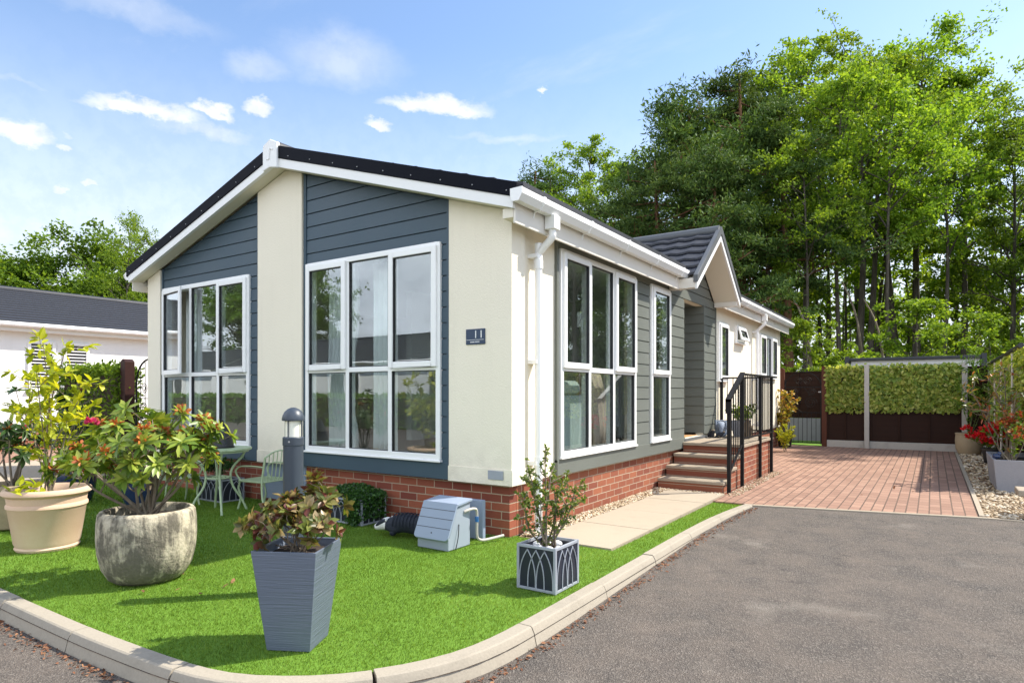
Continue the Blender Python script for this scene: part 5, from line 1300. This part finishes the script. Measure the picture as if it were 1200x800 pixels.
for i, (x, y, s, l) in enumerate(((.12, 5.66, 1., 'small dark sheep shaped ornament by the door step'), (.24, 5.70, .8, 'smaller dark ornament in front of the elephant'))):
    o = empty('animal_ornament', (x, y, .56), l, 'ornament', rz=R(-50 + 60*i)); o.scale = (s, s, s)
    skin('body', [(-.06, 0, .07), (.03, 0, .075), (.075, 0, .11), (.115, 0, .105), (-.06, -.025, .01), (-.06, .025, .01), (.03, -.025, .01), (.03, .025, .01)], [(0, 1), (1, 2), (2, 3), (0, 4), (0, 5), (1, 6), (1, 7)], [.042, .040, .026, .016, .012, .012, .012, .012], M['badger_body'], o, 2, 0)
    MB().ball((.085, 0, .125), .02, 8, 6, (1, 1.4, .7)).build('face', M['bronze'], o, smooth=70)
fg = empty('figurine', (.66, 5.75, .56), 'weathered bronze seated figurine behind the landing bars', 'ornament', rz=R(-60))
skin('body', [(0, 0, .04), (0, 0, .13), (0, 0, .21), (.01, 0, .27), (.02, 0, .325), (.07, -.04, .03), (.07, .04, .03), (.03, -.07, .14), (.03, .07, .14), (.06, -.04, .09), (.06, .04, .09)], [(0, 1), (1, 2), (2, 3), (3, 4), (0, 5), (0, 6), (2, 7), (2, 8), (7, 9), (8, 10)], [.065, .06, .06, .03, .048, .035, .035, .024, .024, .018, .018], M['bronze'], fg, 2, 0)
pg = empty('grey_planter', (.45, 6.22, .56), 'square grey planter on the landing behind the railings', 'planter'); taper(.20, .27, .27, .014).build('planter_body', M['greytrough'], pg, bevel=.003); MB().box(-.11, -.11, .225, .11, .11, .235).build('soil', M['soil'], pg)
pp = empty('potted_plant', (.45, 6.22, .79), 'leafy green plant in the grey planter on the landing', 'plant')
shrub(pp, [(-.14, .0, .2), (.0, .05, .28), (.14, -.03, .22), (.05, -.12, .16), (-.08, .1, .24), (.18, .1, .16)], M['lf_rhodo'], 71, .09, .05, 'along', 5, 'greenstem', 2, .1, r0=.005)

# potted orange-yellow shrub by the gate post
op = empty('black_pot', (.16, 11.55, 0), 'dark pot at the foot of the red brown gate post', 'plant pot'); MB().lathe([(.13, 0), (.14, .02), (.19, .36), (.205, .37), (.205, .40), (.18, .40), (.17, .35)], n=28).build('pot_body', M['black_plastic'], op, smooth=40); soil_disc(op, .17, .36)
os_ = empty('golden_shrub', (.16, 11.55, .36), 'upright shrub with yellow and orange leaves by the gate post', 'shrub')
shrub(os_, [(-.12, -.05, .35), (.0, .0, .85), (.12, 0, .62), (.06, -.1, .5), (-.05, .1, .6), (.16, .08, .92), (-.2, 0, .2), (.02, -.2, .3)], M['lf_orange'], 81, .075, .04, 'along', 14, sub=6, sublen=.2, r0=.007)
yg = empty('yellow_shrub', (.40, 10.2, 0.0), 'low yellow green shrub at the end of the landing', 'shrub'); yg.scale = (.75, .75, .75)

shrub(yg, [(-.1, -.1, .55), (.05, .0, .75), (.12, .1, .6), (-.05, .12, .5), (.1, -.15, .45), (0, -.05, .35)], M['lf_yellow'], 82, .07, .035, 'along', 14, sub=5, sublen=.2, r0=.007)

# right-hand bed
bgp = empty('beige_pot', (3.74, 11.72, 0), 'tall beige glazed pot in the corner by the concrete post', 'plant pot'); MB().lathe([(.17, 0), (.19, .01), (.235, .12), (.245, .28), (.235, .41), (.245, .42), (.245, .445), (.22, .45), (.21, .40)], n=32).build('pot_body', M['beigepot'], bgp, smooth=40); soil_disc(bgp, .21, .39)
bam = empty('bamboo', (3.78, 11.72, .40), 'leafy bamboo in the beige pot in front of the fence', 'plant')
shrub(bam, [(-.15, 0, 1.0), (.02, .05, 1.55), (.12, 0, 1.7), (.22, -.05, 1.35), (-.05, .1, 1.3), (.3, .05, 1.0), (.08, -.1, .9)], M['lf_mid'], 91, .13, .03, 'along', 9, 'greenstem', 6, .26, r0=.008, up=.2)
rp = empty('black_pot', (4.02, 9.6, 0), 'black plastic pot with red flowers on the gravel', 'plant pot'); MB().lathe([(.13, 0), (.14, .01), (.18, .26), (.19, .265), (.19, .29), (.165, .29), (.16, .25)], n=28).build('pot_body', M['black_plastic'], rp, smooth=40); soil_disc(rp, .16, .25)
rf_ = empty('red_flowers', (4.02, 9.6, .27), 'mass of bright red flowers in the black pot on the gravel', 'flowers'); rf_.scale = (1.12, 1.12, 1.15)
e = shrub(rf_, [(-.28, -.05, .22), (-.14, .06, .28), (0, -.1, .25), (.12, .05, .32), (.26, -.02, .24), (.05, .18, .26), (-.1, -.2, .14), (.2, -.18, .18)], M['lf_mid'], 92, .06, .035, 'along', 6, 'greenstem', 3, .11, r0=.005)
blossoms(rf_, [p[0] for p in e if rng.random() < .8], M['pet_red'], 93, 34, .06, .05)
gtp = empty('grey_trough', (4.05, 6.35, 0), 'long grey fibre cement trough on the gravel at the right edge', 'planter')
g = MB(); V = []
for (sx_, sy_, z) in ((.25, .66, 0), (.29, .70, .42), (.262, .672, .42), (.25, .66, .36)): V += [(-sx_, -sy_, z), (sx_, -sy_, z), (sx_, sy_, z), (-sx_, sy_, z)]
g.add(V, [(j*4 + k, j*4 + (k+1) % 4, (j+1)*4 + (k+1) % 4, (j+1)*4 + k) for j in range(3) for k in range(4)] + [(3, 2, 1, 0), (12, 13, 14, 15)]).build('trough_body', M['greytrough'], gtp, bevel=.005)
MB().box(-.255, -.665, .345, .255, .665, .362).build('soil', M['soil'], gtp)
pho = empty('photinia', (4.0, 6.5, .36), 'tall photinia with orange red young leaves in the grey trough', 'shrub')
shrub(pho, [(-.45, .1, 1.0), (-.25, -.1, 1.15), (-.05, .1, 1.2), (.15, 0, 1.3), (-.35, .2, .8), (.05, -.25, .95), (-.15, .25, .9), (.25, -.3, 1.05), (-.1, -.3, .6), (.1, .35, .8)], M['lf_photinia'], 94, .10, .034, 'along', 5, 'stem', 5, .26, r0=.012, up=.35)
p2_ = empty('red_azalea', (3.98, 5.95, .36), 'dark red flowered azalea at the near end of the grey trough', 'shrub')
e = shrub(p2_, [(-.12, 0, .5), (.05, .05, .62), (.15, -.1, .5), (0, -.15, .4), (-.05, .15, .55)], M['lf_mid'], 95, .06, .03, 'along', 8, sub=3, sublen=.15, r0=.006); blossoms(p2_, [p[0] for p in e[::2]], M['pet_rust'], 96, 30, .05, .045)
frg = MB().ball((0, 0, .03), .04, 12, 8, (1.2, 1, .9)).ball((.03, 0, .065), .026, 10, 7); tag(frg.build('bird_ornament', M['bluepot'], smooth=70, loc=(3.80, 5.78, .425)), 'tiny blue ornament on the corner of the grey trough', 'ornament')
bn = empty('stone_bench', (4.16, 3.78, 0), 'pale stone bench end at the right edge of the gravel', 'bench')
MB().box(-.33, -.18, .225, .8, .18, .29).build('seat', M['tread'], bn, bevel=.012); MB().prism([(-.13, 0), (.13, 0), (.09, .224), (-.09, .224)], 'x', -.22, -.12).build('leg', M['tread'], bn, bevel=.006); MB().prism([(-.13, 0), (.13, 0), (.09, .224), (-.09, .224)], 'x', .6, .7).build('leg', M['tread'], bn, bevel=.006)
# ------------------------------------------------------------------ trees
def tree_proto(kind, seed, H, spread, base, n_leaf, leaf=(.16, .10), limbs=16, trunk_r=.16, lean=0., twin=False, sparse=1.):
    """returns (trunk mesh, crown mesh) of a tree of height H standing at the origin"""
    r = np.random.default_rng(seed); sm = MB(); clumps = []
    stems = [(0, 0, 0, 1.)] + ([(.5, .25, .055, .94)] if twin else [])
    for (ox, oy, tl, hs) in stems:
        k = 9; h = H*hs*.94; P = []
        wx, wy = r.normal(0, .16, 2)
        for i in range(k+1):
            t = i/k; P.append(Vector((ox + lean*h*t*t + tl*h*t + wx*math.sin(t*4)*t, oy + wy*math.sin(t*3.3)*t, h*t - (.3 if i == 0 else 0))))
        P = smooth_path(P, 3); n = len(P)
        sm.tube(P, [trunk_r*hs*(1.15 if i == 0 else 1)*(1 - .86*(i/(n-1))**.9) for i in range(n)], 8)
        nl = limbs if not twin else int(limbs*.7)
        for j in range(nl):
            t = base + (1 - base)*((j + r.random()*.8)/nl)*.97; i = min(n-2, int(t*(n-1))); p = P[i].lerp(P[i+1], r.random())
            a = j*2.4 + r.normal(0, .5)
            u = (t - base)/(1 - base)
            if kind == 'pine': ln = spread*(1.05 - .75*u**1.6)*r.uniform(.55, 1.1); rise = r.uniform(-.05, .3)
            else: ln = spread*(.35 + .95*math.sin(math.pi*min(1, .18 + .80*u)))*r.uniform(.6, 1.1); rise = r.uniform(.35, .95) if u < .8 else r.uniform(.9, 1.8)
            d = Vector((math.cos(a), math.sin(a), rise)).normalized()
            q = p + d*ln; m = p.lerp(q, .5) + Vector(r.normal(0, .12, 3))*ln*.4 + Vector((0, 0, .08*ln if kind != 'pine' else -.04*ln)); br = smooth_path([p, m, q], 4)
            rad = trunk_r*.34*(1 - .55*u); sm.tube(br, list(np.linspace(rad, rad*.22, len(br))), 5, False)
            clumps.append((q, 1.)); clumps.append((p.lerp(q, .62), .8))
            for s in range(4):
                b = br[min(len(br)-2, 2 + s*len(br)//5)]; dd = (d + Vector(r.normal(0, .65, 3)) + Vector((0, 0, .1))).normalized(); e = b + dd*ln*r.uniform(.28, .5)
                sm.tube([b, b.lerp(e, .5) + Vector(r.normal(0, .05, 3)), e], [rad*.4, rad*.25, rad*.12], 4, False); clumps.append((e, .9))
        clumps.append((P[-1] + Vector((0, 0, .2)), .9)); clumps.append((P[-3], .9))
    C = np.array([c[0][:] for c in clumps]); w = np.array([c[1] for c in clumps])*r.uniform(.25, 1.5, len(clumps))*(r.random(len(clumps)) < .86); w /= w.sum()
    idx = r.choice(len(C), n_leaf, p=w); sg = spread*(.092 if kind != 'pine' else .105)*sparse
    # leaves sit on sprays: thin, tilted discs around each clump so gaps stay between them
    tilt = r.normal(0, .35, (len(C), 2)); off = np.clip(r.normal(size=(n_leaf, 3)), -1.7, 1.7)*np.array([1, 1, .45 if kind != 'pine' else .30])*sg*r.uniform(.6, 1.35, (len(C), 1))[idx]
    off[:, 2] += off[:, 0]*tilt[idx, 0] + off[:, 1]*tilt[idx, 1]
    P = C[idx] + off; lb = LB()
    if kind == 'pine':
        D = rand_dirs(n_leaf, .55, r); lb.quads(P, D, rand_dirs(n_leaf, 0, r), leaf[0]*r.uniform(.6, 1.3, n_leaf), leaf[1]*r.uniform(.7, 1.3, n_leaf))
    else:
        D = rand_dirs(n_leaf, -.35, r); lb.quads(P, D, rand_dirs(n_leaf, 1.3, r), leaf[0]*r.uniform(.6, 1.35, n_leaf), leaf[1]*r.uniform(.65, 1.3, n_leaf))
    tm = bpy.data.meshes.new('trunk'); tm.from_pydata(sm.v, [], sm.f); tm.shade_smooth()
    return tm, lb.mesh('crown')
PROTO = {
 'pineA': (tree_proto('pine', 1, 12.5, 3.3, .34, 26000, (.185, .05), 26, .24), 'pinebark', 'lf_pine'),
 'pineB': (tree_proto('pine', 2, 13.5, 2.9, .42, 23000, (.185, .05), 24, .22, lean=.03), 'pinebark', 'lf_pine'),
 'beechA': (tree_proto('broad', 3, 17, 2.8, .48, 22000, (.15, .095), 28, .20, twin=True), 'bark', 'lf_beech'),
 'beechB': (tree_proto('broad', 4, 16, 2.5, .50, 17000, (.15, .095), 24, .17), 'bark', 'lf_beech'),
 'beechC': (tree_proto('broad', 6, 15, 2.9, .40, 20000, (.15, .092), 26, .17, lean=.02), 'bark', 'lf_mid'),
 'birch': (tree_proto('broad', 8, 14, 2.3, .52, 7500, (.15, .095), 20, .12, sparse=1.1), 'bark', 'lf_beech'),
 'young': (tree_proto('broad', 9, 7, 1.9, .12, 6000, (.16, .10), 18, .08), 'bark', 'lf_beech'),
 'round': (tree_proto('broad', 10, 10, 4.2, .16, 24000, (.22, .14), 30, .22), 'bark', 'lf_mid'),
}
HGT = {}
for k_, (ms_, b_, l_) in PROTO.items():
    co_ = np.empty(len(ms_[1].vertices)*3); ms_[1].vertices.foreach_get('co', co_); HGT[k_] = float(np.percentile(co_[2::3], 99.7))
def tree(kind, px, top, d, label, rz=0., name=None, group=None, sx=1.):
    """stand a tree at bearing px / distance d so that it is tall enough to reach photo height 'top'"""
    (tm, cm), bk, lf = PROTO[kind]; x, y, _ = at_depth(px, 460, d); zt = CAM.z - (top - 460.6)/741.48*d
    H0 = HGT[kind]; s = (zt + .16)/H0
    e = empty(name or ('pine_tree' if 'pine' in kind else 'broadleaf_tree'), (x, y, -.16), label, 'tree', group, rz); e.scale = (s*sx, s*sx, s)
    for nm, me, mt in (('trunk', tm, bk), ('crown', cm, lf)):
        if not me.materials: me.materials.append(M[mt])
        o = bpy.data.objects.new(nm, me); COL.objects.link(o); o.parent = e
    return e
T = [
 ('pineA', 800, 108, 25, 'broad dark pine, the leftmost of the tall pines above the porch', .4, 1.15),
 ('pineB', 868, 72, 25.5, 'tall dark pine with forked reddish trunk rising behind the porch gable', 1.9, 1.1),
 ('pineB', 925, 118, 23.5, 'shorter pine with drooping dark boughs right of the porch gable', 3.3, 1.05),
 ('pineA', 768, 178, 23, 'low wide pine whose boughs hang just above the porch roof tiles', 5.0, 1.2),
 ('pineA', 838, 178, 21.5, 'smaller pine standing in front of the other pines behind the porch', 2.4, .95),
 ('beechA', 1005, 48, 27, 'tall twin-trunked beech rising behind the gate', .6, 1.),
 ('beechA', 1075, 36, 29, 'tallest bright green beech above the white shed', 2.7, 1.05),
 ('beechB', 945, 52, 30, 'slim bright green tree between the pines and the beeches', 1.1, 1.),
 ('beechB', 1130, 80, 28, 'bright green tree with pointed top right of the tallest beech', 4.0, 1.05),
 ('beechC', 1185, 132, 25, 'leafy tree overhanging the right edge of the fence', .2, 1.),
 ('beechC', 905, 66, 31, 'green tree crown showing above the dark pines', 3.0, 1.),
 ('birch', 985, 78, 24, 'slender pale trunk tree just behind the narrow fence panel', 5.2, 1.),
 ('birch', 1040, 96, 23, 'slender grey trunk tree behind the middle of the shed', .9, 1.),
 ('birch', 1105, 120, 24, 'thin grey trunk tree behind the right part of the shed', 2.2, 1.),
 ('birch', 945, 160, 22, 'thin straight trunk tree right of the far end of the home', 3.9, 1.),
 ('beechC', 1225, 150, 31, 'leafy tree at the far right of the wood', 1.4, 1.1),
 ('young', 1075, 345, 19.5, 'bushy pale green young tree behind the shed roof', 1.7, 1.15),
 ('young', 1160, 362, 20, 'young leafy tree behind the concrete corner post', 3.1, 1.2),
 ('young', 945, 372, 19, 'low bright bush tree behind the dark fence panel of the gate', 4.4, 1.1),
 ('beechB', 690, 164, 33, 'bright green tree left of the pines above the gutter', .8, .95),
 ('beechC', 735, 178, 36, 'green tree close to the left flank of the pines', 2.9, 1.1),
 ('pineB', 618, 194, 44, 'distant pine tip peeping over the dark roof edge', .9, 1.3),
 ('round', 22, 288, 36, 'rounded green tree at the left edge above the bungalow roof', .5, 1.25),
 ('round', 118, 270, 38, 'full green tree between the bungalow roof and the home', 2.0, 1.05),
 ('round', 172, 292, 40, 'dense green tree partly hidden by the left eaves', 4.1, .9),
 ('birch', 150, 250, 33, 'thin tree whose wispy tip stands clear above its neighbours at the left eaves', 1.2, .7),
 ('round', -60, 280, 38, 'green tree standing left of the other trees behind the bungalow', 3.3, 1.2),
 ('beechC', 1010, 70, 38, 'tree deeper in the wood between the twin beech and the tallest beech', 2.2, 1.2),
 ('beechC', 850, 120, 40, 'tree deeper in the wood behind the forked pine', 1.0, 1.2),
]
UN = [(915, 250, 33, 'young understorey tree low between the pine trunks'), (992, 262, 34, 'young understorey tree left of the twin beech trunks'), (1062, 262, 33, 'young understorey tree under the tallest beech'),
 (1122, 258, 34, 'young understorey tree behind the right end of the shed'), (1196, 262, 33, 'young understorey tree at the right picture edge'), (880, 262, 36, 'young understorey tree directly behind the porch pines'), (1140, 300, 29, 'small leafy understorey tree behind the shed corner')]
for i_, (px, top, d, lab) in enumerate(UN): T.append(('young', px, top, d, lab, i_*1.7, 1.0 + .1*(i_ % 3)))
for k, px, top, d, lab, rz, sx in T: tree(k, px, top, d, lab, rz, sx=sx)
# trees the side panes mirror, right of the frame
for i, (x, y, k) in enumerate(((9.5, 19, 'beechC'), (13.5, 25, 'round'), (18, 22, 'beechC'), (22, 30, 'round'), (11, 31, 'beechA'), (11, 22, 'round'), (15, 18, 'round'), (14, 34, 'round'))):
    e = tree(k, 1500, 100, 20, 'leafy tree beyond the right boundary mirrored in the side windows', i*1.3, group='trees mirrored in the side windows'); e.location = (x, y, -.16); e.scale = (.95, .95, .95)
for i, (x, y) in enumerate(((-49, -30), (-53, -36), (-60, -27), (-66, -22), (-46, -34))):
    e = tree('round', -900, 200, 40, 'rounded tree behind the opposite bungalows mirrored in the left front window', i*1.1, group='trees mirrored in the front windows'); e.location = (x, y, -.16); e.scale = (1.15, 1.15, 1.1 + .1*(i % 3))
# the mass of the wood beyond: thin trunks and leaves one cannot count
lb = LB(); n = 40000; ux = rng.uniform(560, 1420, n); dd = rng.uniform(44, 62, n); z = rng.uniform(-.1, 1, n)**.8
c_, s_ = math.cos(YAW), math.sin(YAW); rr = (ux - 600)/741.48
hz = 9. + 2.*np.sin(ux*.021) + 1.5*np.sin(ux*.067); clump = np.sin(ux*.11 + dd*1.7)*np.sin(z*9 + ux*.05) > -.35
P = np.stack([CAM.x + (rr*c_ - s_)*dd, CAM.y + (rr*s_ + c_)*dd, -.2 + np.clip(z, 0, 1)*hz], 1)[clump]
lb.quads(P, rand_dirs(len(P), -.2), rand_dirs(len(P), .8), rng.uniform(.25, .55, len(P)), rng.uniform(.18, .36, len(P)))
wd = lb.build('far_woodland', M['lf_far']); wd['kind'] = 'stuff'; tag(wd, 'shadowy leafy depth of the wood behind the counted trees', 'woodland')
tk = MB()
for i in range(110):
    px = random.uniform(640, 1330); d = random.uniform(30, 60); x, y, _ = at_depth(px, 460, d); h = random.uniform(9, 13); l = random.gauss(0, .5)
    r0 = random.uniform(.05, .13); tk.tube([(x, y, -.3), (x + l*.3, y, h*.5), (x + l, y + random.gauss(0, .3), h)], [r0, r0*.8, r0*.4], 6, False)
to = tk.build('far_trunks', M['bark'], smooth=60); to['kind'] = 'stuff'; tag(to, 'many thin dark trunks standing in the depth of the wood', 'woodland')
# undergrowth behind the fence
lb = LB(); n = 15000; ux = rng.uniform(880, 1380, n); dd = rng.uniform(18.5, 27, n); rr = (ux - 600)/741.48; hz = .9 + .8*np.abs(np.sin(ux*.045 + dd)) + .6*np.abs(np.sin(ux*.017))
P = np.stack([CAM.x + (rr*c_ - s_)*dd, CAM.y + (rr*s_ + c_)*dd, -.15 + rng.uniform(.1, 1, n)*hz*1.25], 1)
lb.quads(P, rand_dirs(n, .2), rand_dirs(n, 1.2), rng.uniform(.10, .2, n), rng.uniform(.07, .13, n)); ug = lb.build('undergrowth', M['lf_beech']); ug['kind'] = 'stuff'; tag(ug, 'bright green undergrowth along the wood edge behind the fence', 'undergrowth')
lg = [(955, 19.5, 345, 430), (1015, 21, 330, 425), (1040, 20.5, 350, 430)]
for (px, d, y0, y1), l in zip(lg, ('pale dead branch leaning left behind the gate', 'pale dead branch leaning beside the twin beech', 'thin broken dead stem behind the shed roof')):
    a = at_depth(px, y1, d); b = at_depth(px - 28, y0, d + .6); o = MB().tube(smooth_path([(0, 0, -1.2), ((b[0]-a[0])*.5 + .1, (b[1]-a[1])*.5, (b[2]-a[2])*.5), (b[0]-a[0], b[1]-a[1], b[2]-a[2])], 4), [.05, .05, .048, .045, .04, .036, .03, .025, .02], 6).build('dead_branch', M['shrub_pale'] if 'shrub_pale' in M else M['stem'], smooth=60, loc=a); tag(o, l, 'branch')

# ------------------------------------------------------------------ daylight
EL, AZ = R(50), R(45)                       # the sun stands over +x +y
sd_dir = Vector((math.sin(AZ)*math.cos(EL), math.cos(AZ)*math.cos(EL), math.sin(EL)))
sl_ = bpy.data.lights.new('sun', 'SUN'); sl_.energy = SUN_E; sl_.angle = R(.55); sl_.color = (1, .94, .83)
so_ = bpy.data.objects.new('sun', sl_); COL.objects.link(so_); so_.rotation_euler = sd_dir.to_track_quat('Z', 'Y').to_euler(); so_.location = sd_dir*60
W = bpy.data.worlds.new('World'); S.world = W; W.use_nodes = True; nt = W.node_tree; nt.nodes.clear()
def N(t, **k):
    n = nt.nodes.new(t)
    for a, v in k.items(): setattr(n, a, v)
    return n
def lk(a, b): nt.links.new(a, b)
def MT(op, a, b=None, cl=False):
    n = N('ShaderNodeMath', operation=op, use_clamp=cl)
    for i, v in enumerate((a, b)):
        if v is None: continue
        if isinstance(v, bpy.types.NodeSocket): lk(v, n.inputs[i])
        else: n.inputs[i].default_value = v
    return n.outputs[0]
def VM(op, a, b=None, out=0):
    n = N('ShaderNodeVectorMath', operation=op)
    for i, v in enumerate((a, b)):
        if v is None: continue
        if isinstance(v, bpy.types.NodeSocket): lk(v, n.inputs[i])
        else: n.inputs[i].default_value = v
    return n.outputs[out]
sky = N('ShaderNodeTexSky', sky_type='NISHITA', sun_disc=False, sun_elevation=EL, sun_rotation=AZ, air_density=1.0, dust_density=.6, ozone_density=1.6, altitude=50)
tc = N('ShaderNodeTexCoord'); dirv = tc.outputs['Generated']; sep = N('ShaderNodeSeparateXYZ'); lk(dirv, sep.inputs[0]); zz = sep.outputs[2]
# dome coordinates for the thin high cloud
inv = MT('DIVIDE', 1., MT('MAXIMUM', MT('ADD', zz, .12), .05))
cv = N('ShaderNodeCombineXYZ'); lk(MT('MULTIPLY', sep.outputs[0], inv), cv.inputs[0]); lk(MT('MULTIPLY', sep.outputs[1], inv), cv.inputs[1])
def noise(vec, sc, det, rough=.55):
    n = N('ShaderNodeTexNoise'); lk(vec, n.inputs['Vector']); n.inputs['Scale'].default_value = sc; n.inputs['Detail'].default_value = det; n.inputs['Roughness'].default_value = rough; return n
def sstep(v, lo, hi, a=0., b=1.):
    n = N('ShaderNodeMapRange', interpolation_type='SMOOTHSTEP'); lk(v, n.inputs[0])
    for i, q in enumerate((lo, hi, a, b)): n.inputs[i+1].default_value = q
    return n.outputs[0]
mp = N('ShaderNodeMapping'); lk(cv.outputs[0], mp.inputs[0]); mp.inputs['Scale'].default_value = (1., 2.6, 1.); mp.inputs['Rotation'].default_value = (0, 0, R(40))
cir = sstep(noise(mp.outputs[0], 1.5, 7, .6).outputs[0], .50, .85, 0, .26)
wisp = sstep(zz, .02, .50, .92, 0.)            # paler towards the horizon
# small fair-weather cumulus in their compass directions
warp = noise(VM('MULTIPLY', dirv, (1, 1, 1.8)), 16, 7, .62); wv = VM('SUBTRACT', warp.outputs['Color'], (.5, .5, .5))
wd2 = N('ShaderNodeVectorMath', operation='SCALE'); lk(wv, wd2.inputs[0]); wd2.inputs['Scale'].default_value = .055
dw = VM('ADD', dirv, wd2.outputs[0])
cum = None; glow = None
for (px, py, rx, ry, amt) in ((168, 130, 78, 17, 1.), (245, 131, 32, 11, 1.), (298, 126, 24, 11, .9), (20, 158, 52, 26, 1.), (75, 176, 12, 8, .8), (512, 127, 82, 15, 1.), (440, 146, 22, 10, .95), (634, 108, 7, 5, .8), (70, 224, 17, 6, .8), (110, 223, 13, 7, .8), (78, 156, 10, 7, .5), (245, 153, 95, 16, .55), (400, 72, 95, 40, .42), (300, 80, 55, 22, .35), (600, 163, 110, 12, .42), (560, 186, 150, 9, .25), (160, 14, 120, 22, .30), (20, 95, 70, 10, .3), (420, 140, 420, 7, .12), (260, 178, 120, 7, .25)):
    r_ = (px - 600)/741.48; u_ = (460.6 - py)/741.48
    d0 = Vector((r_*math.cos(YAW) - math.sin(YAW), r_*math.sin(YAW) + math.cos(YAW), u_)); ln_ = d0.length; d0.normalize()
    rt = Vector((0, 0, 1)).cross(d0); rt = -rt.normalized(); up2 = rt.cross(d0).normalized()
    if up2.z < 0: up2 = -up2
    a_ = MT('DIVIDE', VM('DOT_PRODUCT', dw, tuple(rt), 1), rx/741.48/ln_); b0 = MT('DIVIDE', VM('DOT_PRODUCT', dw, tuple(up2), 1), ry/741.48/ln_)
    # flat underside, billowed top
    b_ = MT('MULTIPLY', b0, MT('ADD', 1., MT('MULTIPLY', MT('LESS_THAN', b0, 0.), .55))) if amt > .75 else b0
    rad = MT('SQRT', MT('ADD', MT('MULTIPLY', a_, a_), MT('MULTIPLY', b_, b_)))
    front = MT('GREATER_THAN', VM('DOT_PRODUCT', dirv, tuple(d0), 1), 0.)
    v = MT('MULTIPLY', sstep(rad, .30 if amt > .75 else 0., 1.08 if amt > .75 else 1.15, amt, 0.), front)
    cum = v if cum is None else MT('MAXIMUM', cum, v)
cl = MT('MAXIMUM', MT('MAXIMUM', cum, cir), wisp)
tint = N('ShaderNodeMix', data_type='RGBA', blend_type='MULTIPLY'); tint.inputs[0].default_value = 1.; lk(sky.outputs[0], tint.inputs[6]); tint.inputs[7].default_value = (*SKY_TINT, 1)
# cloud bodies: bright crowns, faintly greyer hollows
cm = N('ShaderNodeMix', data_type='RGBA'); lk(sstep(noise(dirv, 38, 6, .6).outputs[0], .35, .62), cm.inputs[0]); cm.inputs[6].default_value = (CLOUD[0]*.86, CLOUD[1]*.88, CLOUD[2]*.92, 1); cm.inputs[7].default_value = (*CLOUD, 1); MTv = cm.outputs[2]
mxc = N('ShaderNodeMix', data_type='RGBA'); lk(cl, mxc.inputs[0]); lk(tint.outputs[2], mxc.inputs[6]); lk(MTv, mxc.inputs[7])
# a broad bank of sunlit cumulus over the road, behind the camera (the front panes mirror it), made broad and bright to fill the shaded front wall
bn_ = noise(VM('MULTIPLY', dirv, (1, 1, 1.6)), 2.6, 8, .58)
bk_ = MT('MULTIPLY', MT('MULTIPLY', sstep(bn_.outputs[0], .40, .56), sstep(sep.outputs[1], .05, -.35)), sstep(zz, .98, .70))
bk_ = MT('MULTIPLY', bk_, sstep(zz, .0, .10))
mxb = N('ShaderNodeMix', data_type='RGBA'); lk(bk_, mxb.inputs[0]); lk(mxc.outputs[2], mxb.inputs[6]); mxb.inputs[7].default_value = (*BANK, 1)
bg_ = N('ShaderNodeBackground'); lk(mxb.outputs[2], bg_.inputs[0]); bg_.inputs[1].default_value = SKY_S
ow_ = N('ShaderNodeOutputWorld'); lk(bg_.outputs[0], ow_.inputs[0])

S.view_settings.view_transform = 'Standard'; S.view_settings.look = 'None'; S.view_settings.gamma = 1; S.view_settings.use_curve_mapping = False
S.view_settings.exposure = EXPO
S.cycles.max_bounces = 10; S.cycles.transparent_max_bounces = 16; S.cycles.diffuse_bounces = 4; S.cycles.glossy_bounces = 4; S.cycles.sample_clamp_indirect = 8
S.cycles.use_denoising = True
